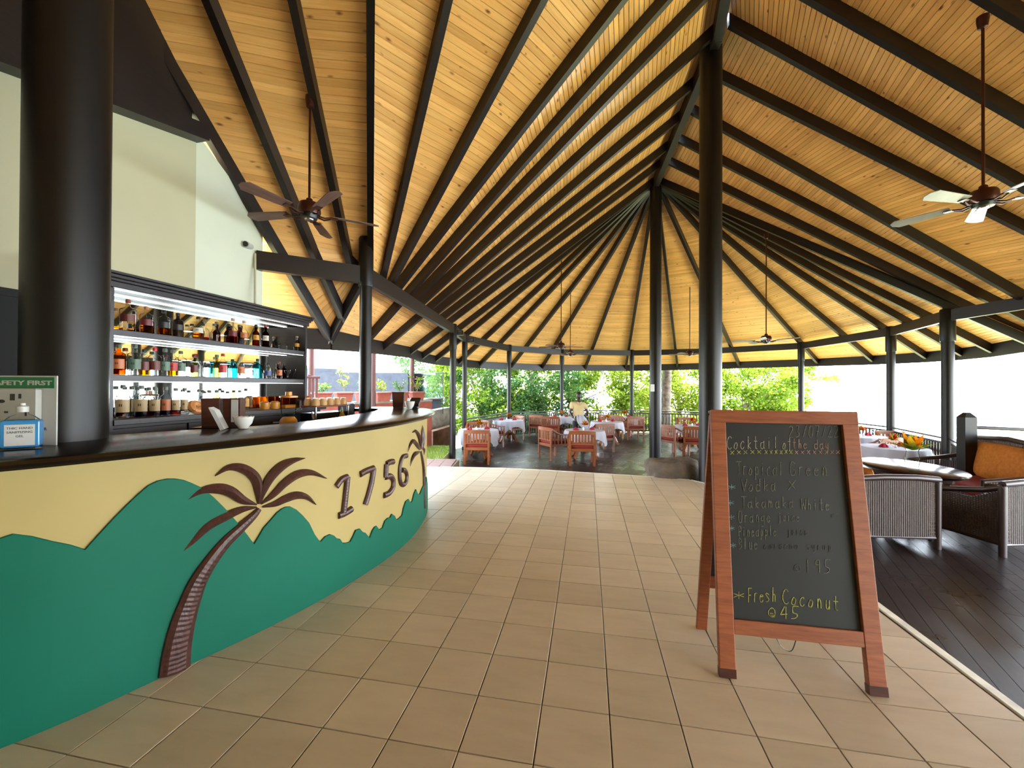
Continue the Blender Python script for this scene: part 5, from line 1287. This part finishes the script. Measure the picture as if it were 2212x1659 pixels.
def board_uv(px,py):
    X,Y,Z=ray(px,py); d=V((X,Y,Z)); o=V((0,0,CZ)); t=(bp(0,0,.0045)-o).dot(nv)/d.dot(nv); q=o+d*t-bp(0,0,.0045)
    v=q.dot(up_v)/Lf**2; u=(q-up_v*v).dot(bxv); return u,v
def chalk(s,x0,y0,x1,y1,hpx,colr='chalk',name='chalk_line',thin=.0016,jit=.25,seed=0):
    """text s from baseline pixel (x0,y0) to (x1,y1), cap height hpx"""
    r=random.Random(seed or len(s)*7); mb=MB(); n=len(s); adv=1/n
    for i,c in enumerate(s):
        if c==' ' or c not in GL: continue
        for st in GL[c].split(';'):
            pts=[]
            for q in st.split():
                gx,gy=int(q[0],16),int(q[1],16); f=(i+.08+gx/6*.74)*adv
                px=x0+(x1-x0)*f+r.uniform(-jit,jit)*.8; py=y0+(y1-y0)*f-(gy-3)/8*hpx+r.uniform(-jit,jit)*1.2
                u,v=board_uv(px,py); pts.append(bp(u,v,.0048))
            if len(pts)==1: continue
            if len(pts)==2 and (pts[0]-pts[1]).length<1e-4: pts=[pts[0],pts[0]+up_v*.004]
            if len(pts)>3: pts=catmull(pts,2)
            for a,b in zip(pts,pts[1:]):
                d=b-a
                if d.length<1e-5: continue
                sd=d.normalized().cross(nv)*thin*r.uniform(.75,1.15); e=nv*.0008; dd=d.normalized()*thin*.5; a_,b_=a-dd,b+dd
                mb.hexa([a_-sd,b_-sd,b_+sd,a_+sd,a_-sd+e,b_-sd+e,b_+sd+e,a_+sd+e])
    return mb.build(name,M[colr],bd)
M['chalk']=simple('white_chalk',hexc(190,184,170),.95,var=.25,scale=90)
M['chalkf']=simple('faint_chalk',hexc(134,134,122),.95,var=.3,scale=90)
M['chalkff']=simple('very_faint_chalk',hexc(92,94,90),.95,var=.3,scale=90)
M['chalky']=simple('yellow_chalk',hexc(186,186,96),.95,var=.25,scale=90)
M['chalkp']=simple('pinkish_chalk',hexc(190,150,136),.95,var=.25,scale=90)
M['chalkb']=simple('bluish_chalk',hexc(120,150,156),.95,var=.25,scale=90)
chalk('23/07/22',1704,948,1816,950,24,'chalkf',jit=.5)
chalk('Cocktail',1570,970,1685,972,26,'chalk'); chalk('of',1690,973,1712,973,24,'chalk'); chalk('the day',1712,972,1794,976,20,'chalkp')
chalk('xxxxx',1575,982,1648,982,12,'chalky',jit=.6); chalk('xxxxxx',1650,983,1715,984,12,'chalky',jit=.6); chalk('xxxxxxxx',1715,985,1818,987,12,'chalkp',jit=.6)
chalk('Tropical',1590,1026,1695,1030,28,'chalkf'); chalk('Green',1706,1030,1792,1033,28,'chalkf')
chalk('*',1571,1064,1592,1064,22,'chalkb'); chalk('Vodka',1600,1062,1680,1063,26,'chalkf'); chalk('X',1702,1062,1722,1062,20,'chalkf')
chalk('*',1568,1098,1589,1098,22,'chalkb'); chalk('Takamaka',1600,1098,1718,1101,24,'chalkf'); chalk('White',1730,1105,1796,1108,24,'chalkf')
chalk('*',1572,1128,1589,1128,20,'chalkb'); chalk('Orange',1594,1130,1668,1130,24,'chalkf'); chalk('juice',1680,1128,1730,1130,18,'chalkf')
chalk('*',1574,1152,1589,1152,20,'chalkb'); chalk('Pineapple',1594,1160,1680,1160,22,'chalkf'); chalk('juice',1700,1160,1748,1160,16,'chalkff')
chalk('*',1577,1189,1592,1189,20,'chalkb'); chalk('Blue',1594,1187,1640,1188,24,'chalkf'); chalk('coracao',1650,1188,1728,1190,16,'chalkff'); chalk('syrup',1742,1192,1800,1194,15,'chalkff')
chalk('@',1712,1238,1735,1238,16,'chalkff'); chalk('195',1738,1241,1800,1244,28,'chalkf')
chalk('*',1583,1302,1612,1302,30,'chalky'); chalk('Fresh',1614,1302,1680,1302,30,'chalky',thin=.002); chalk('Coconut',1690,1306,1818,1326,30,'chalky',thin=.002)
chalk('@',1655,1335,1682,1335,22,'chalky'); chalk('45',1684,1340,1732,1340,26,'chalky',thin=.002)
chalk('r',1790,1125,1826,1120,10,'chalkff'); 
# ================================================================ WAITER
def skinmesh(name,verts,edges,radii,mat,parent,sub=2,root=0):
    me=bpy.data.meshes.new(name); me.from_pydata(verts,edges,[]); o=bpy.data.objects.new(name,me); COL.objects.link(o); o.parent=parent
    m=o.modifiers.new('s','SKIN'); m.use_smooth_shade=True; sv=me.skin_vertices[0].data
    for i,r_ in enumerate(radii): sv[i].radius=r_ if hasattr(r_,'__len__') else (r_,r_); sv[i].use_root=(i==root)
    s=o.modifiers.new('u','SUBSURF'); s.levels=sub; s.render_levels=sub; me.materials.append(mat)
    return o
wx=aty(1250,850,12.0).x; W_=thing('person','waiter in pale yellow polo shirt and black trousers folding a white cloth','person',(wx,12.0,DF),radians(4))
# faces the camera (-Y); x to image right ; joints
Vv=[(0,0,.93),(0,.0,1.10),(0,.01,1.28),(0,.01,1.42),(0,.0,1.50),(0,-.01,1.56),
 (-.165,.01,1.385),(-.255,.0,1.16),(-.20,-.14,1.02),(-.11,-.26,1.03),
 (.165,.01,1.385),(.265,.0,1.16),(.22,-.13,1.03),(.13,-.25,1.05),
 (-.10,0,.86),(-.11,-.01,.48),(-.12,.02,.08),(-.12,-.10,.035),
 (.10,0,.86),(.11,-.01,.48),(.12,.02,.08),(.12,-.10,.035)]
Ev=[(0,1),(1,2),(2,3),(3,4),(4,5),(3,6),(6,7),(7,8),(8,9),(3,10),(10,11),(11,12),(12,13),(0,14),(14,15),(15,16),(16,17),(0,18),(18,19),(19,20),(20,21)]
Rv=[(.145,.10),(.13,.095),(.15,.105),(.085,.07),(.052,.055),(.055,.055),.055,.045,.038,.03,.055,.045,.038,.03,.085,.058,.042,.032,.085,.058,.042,.032]
body=skinmesh('body',Vv,Ev,Rv,M['skin'],W_)
skinmesh('shirt',[(0,0,.915),(0,0,1.10),(0,.01,1.28),(0,.01,1.43),(-.175,.01,1.40),(-.235,.005,1.24),(.175,.01,1.40),(.245,.005,1.24)],[(0,1),(1,2),(2,3),(3,4),(4,5),(3,6),(6,7)],[(.175,.13),(.17,.13),(.19,.14),(.16,.115),.098,.082,.098,.082],M['shirt'],W_)
skinmesh('trousers',[(0,0,.97),(-.10,0,.86),(-.11,-.01,.48),(-.12,.02,.09),(.10,0,.86),(.11,-.01,.48),(.12,.02,.09)],[(0,1),(1,2),(2,3),(0,4),(4,5),(5,6)],[(.155,.112),.10,.075,.062,.10,.075,.062],M['trousers'],W_)
# head
bm=bmesh.new(); bmesh.ops.create_uvsphere(bm,u_segments=24,v_segments=18,radius=1)
for v_ in bm.verts:
    x,y,z=v_.co; X=x*.074;Y=y*.092;Z=z*.118
    if z<0: X*=1+z*.22; Y*=1+z*.12
    if y<-.75: Y+=.006
    if y<-.5 and abs(x)<.55 and -.1<z<.22: Y+=.010*(abs(x)>.2)      # eye sockets
    if y<-.6 and abs(x)<.22 and -.35<z<.15: Y-=.018*(1-abs(x)/.22)     # nose
    if y<-.6 and abs(x)<.4 and -.62<z<-.42: Y-=.007                    # mouth
    v_.co=(X,Y,Z)
me=bpy.data.meshes.new('head'); bm.to_mesh(me); bm.free(); me.materials.append(M['skin']); me.polygons.foreach_set('use_smooth',[True]*len(me.polygons))
hd_=bpy.data.objects.new('head',me); COL.objects.link(hd_); hd_.parent=W_; hd_.location=(0,-.02,1.645); hd_.rotation_euler.x=.12
for s_ in (-1,1):
    MB().lathe([(0,0),(.0085,.003),(.0085,.005),(0,.008)],10,sy=.55).xform(Matrix.Translation((s_*.027,-.078,.012))@Matrix.Rotation(pi/2,4,'X')).build('eye',M['white'],hd_); MB().lathe([(0,0),(.0055,.002),(0,.004)],8).xform(Matrix.Translation((s_*.027,-.0845,.012))@Matrix.Rotation(pi/2,4,'X')).build('pupil',M['blackpl'],hd_)
    MB().lathe([(.0,-.02),(.016,-.012),(.02,.0),(.016,.016),(0,.024)],10,sx=.35,sy=.7).xform(Matrix.Translation((s_*.075,.008,.0))).build('ear',M['skin'],hd_,smooth=True)
MB().cbox(-.02,.02,-.089,-.082,-.064,-.058,.002).build('lips',M['menu'],hd_)
mb=MB().lathe([(.0725,.045),(.068,.07),(.055,.095),(.03,.114),(0,.1205)],22,sx=1,sy=1.22); mb.build('hair',M['hair'],hd_,smooth=True)
for s_ in (-1,1): MB().add([(0,-.118,1.36),(s_*.012,-.10,1.455),(s_*.075,-.07,1.47),(s_*.062,-.105,1.405)],[(0,1,2,3)]).build('collar',M['shirt'],W_)
def hand(side,o,dirv):
    o=V(o); d=V(dirv).normalized(); acr=V((0,0,1)).cross(d).normalized(); vs=[o-d*.02,o+d*.035];es=[(0,1)];rs=[(.022,.03),(.02,.038)]
    k=2
    for f in range(4):
        a=acr*0+V((0,0,1))*(.028-.0185*f)
        p0=o+d*.04+a; p1=o+d*(.072-.004*abs(f-1))+a+acr*.010*side; p2=o+d*(.085-.004*abs(f-1))+a+acr*.032*side; 
        vs+=[p0,p1,p2]; es+=[(1,k),(k,k+1),(k+1,k+2)]; rs+=[.0095,.0085,.007]; k+=3
    vs+=[o+V((0,0,.035))+d*.01,o+V((0,0,.055))+d*.035+acr*.02*side]; es+=[(0,k),(k,k+1)]; rs+=[.011,.008]
    return skinmesh('hand',[tuple(v_) for v_ in vs],es,rs,M['skin'],W_,1)
hand(-1,(-.105,-.265,1.03),(.75,-.35,.0)); hand(1,(.12,-.255,1.05),(-.75,-.35,.0))
MB().tube([(-.15,-.20,1.025),(-.137,-.225,1.027)],.037,14).build('wristband',M['white'],W_,smooth=True)
for s_ in (-1,1): MB().cbox(s_*.12-.045,s_*.12+.045,-.20,.07,0,.075,.02).build('shoe',M['blackpl'],W_)
# white cloth he is folding
mb=MB(); n=14;m_=16; vs=[];fs=[]
for j in range(m_+1):
    v=j/m_
    for i in range(n+1):
        u=i/n; x=-.05+.21*v+(u-.5)*(.14+.16*sin(pi*min(1,v*1.1))+.03); y=-.34-.018*sin(u*17+v*3)-.012*cos(v*9); z=1.11-.46*v; vs.append((x,y,z))
for j in range(m_):
    for i in range(n): fs.append((j*(n+1)+i,j*(n+1)+i+1,(j+1)*(n+1)+i+1,(j+1)*(n+1)+i))
q=mb.add(vs,fs).build('cloth',M['cloth'],None,smooth=True,loc=(wx,12.0,DF),rz=radians(4)); sd=q.modifiers.new('s','SOLIDIFY'); sd.thickness=.004
tag(q,'white cloth held and folded by the waiter','cloth')
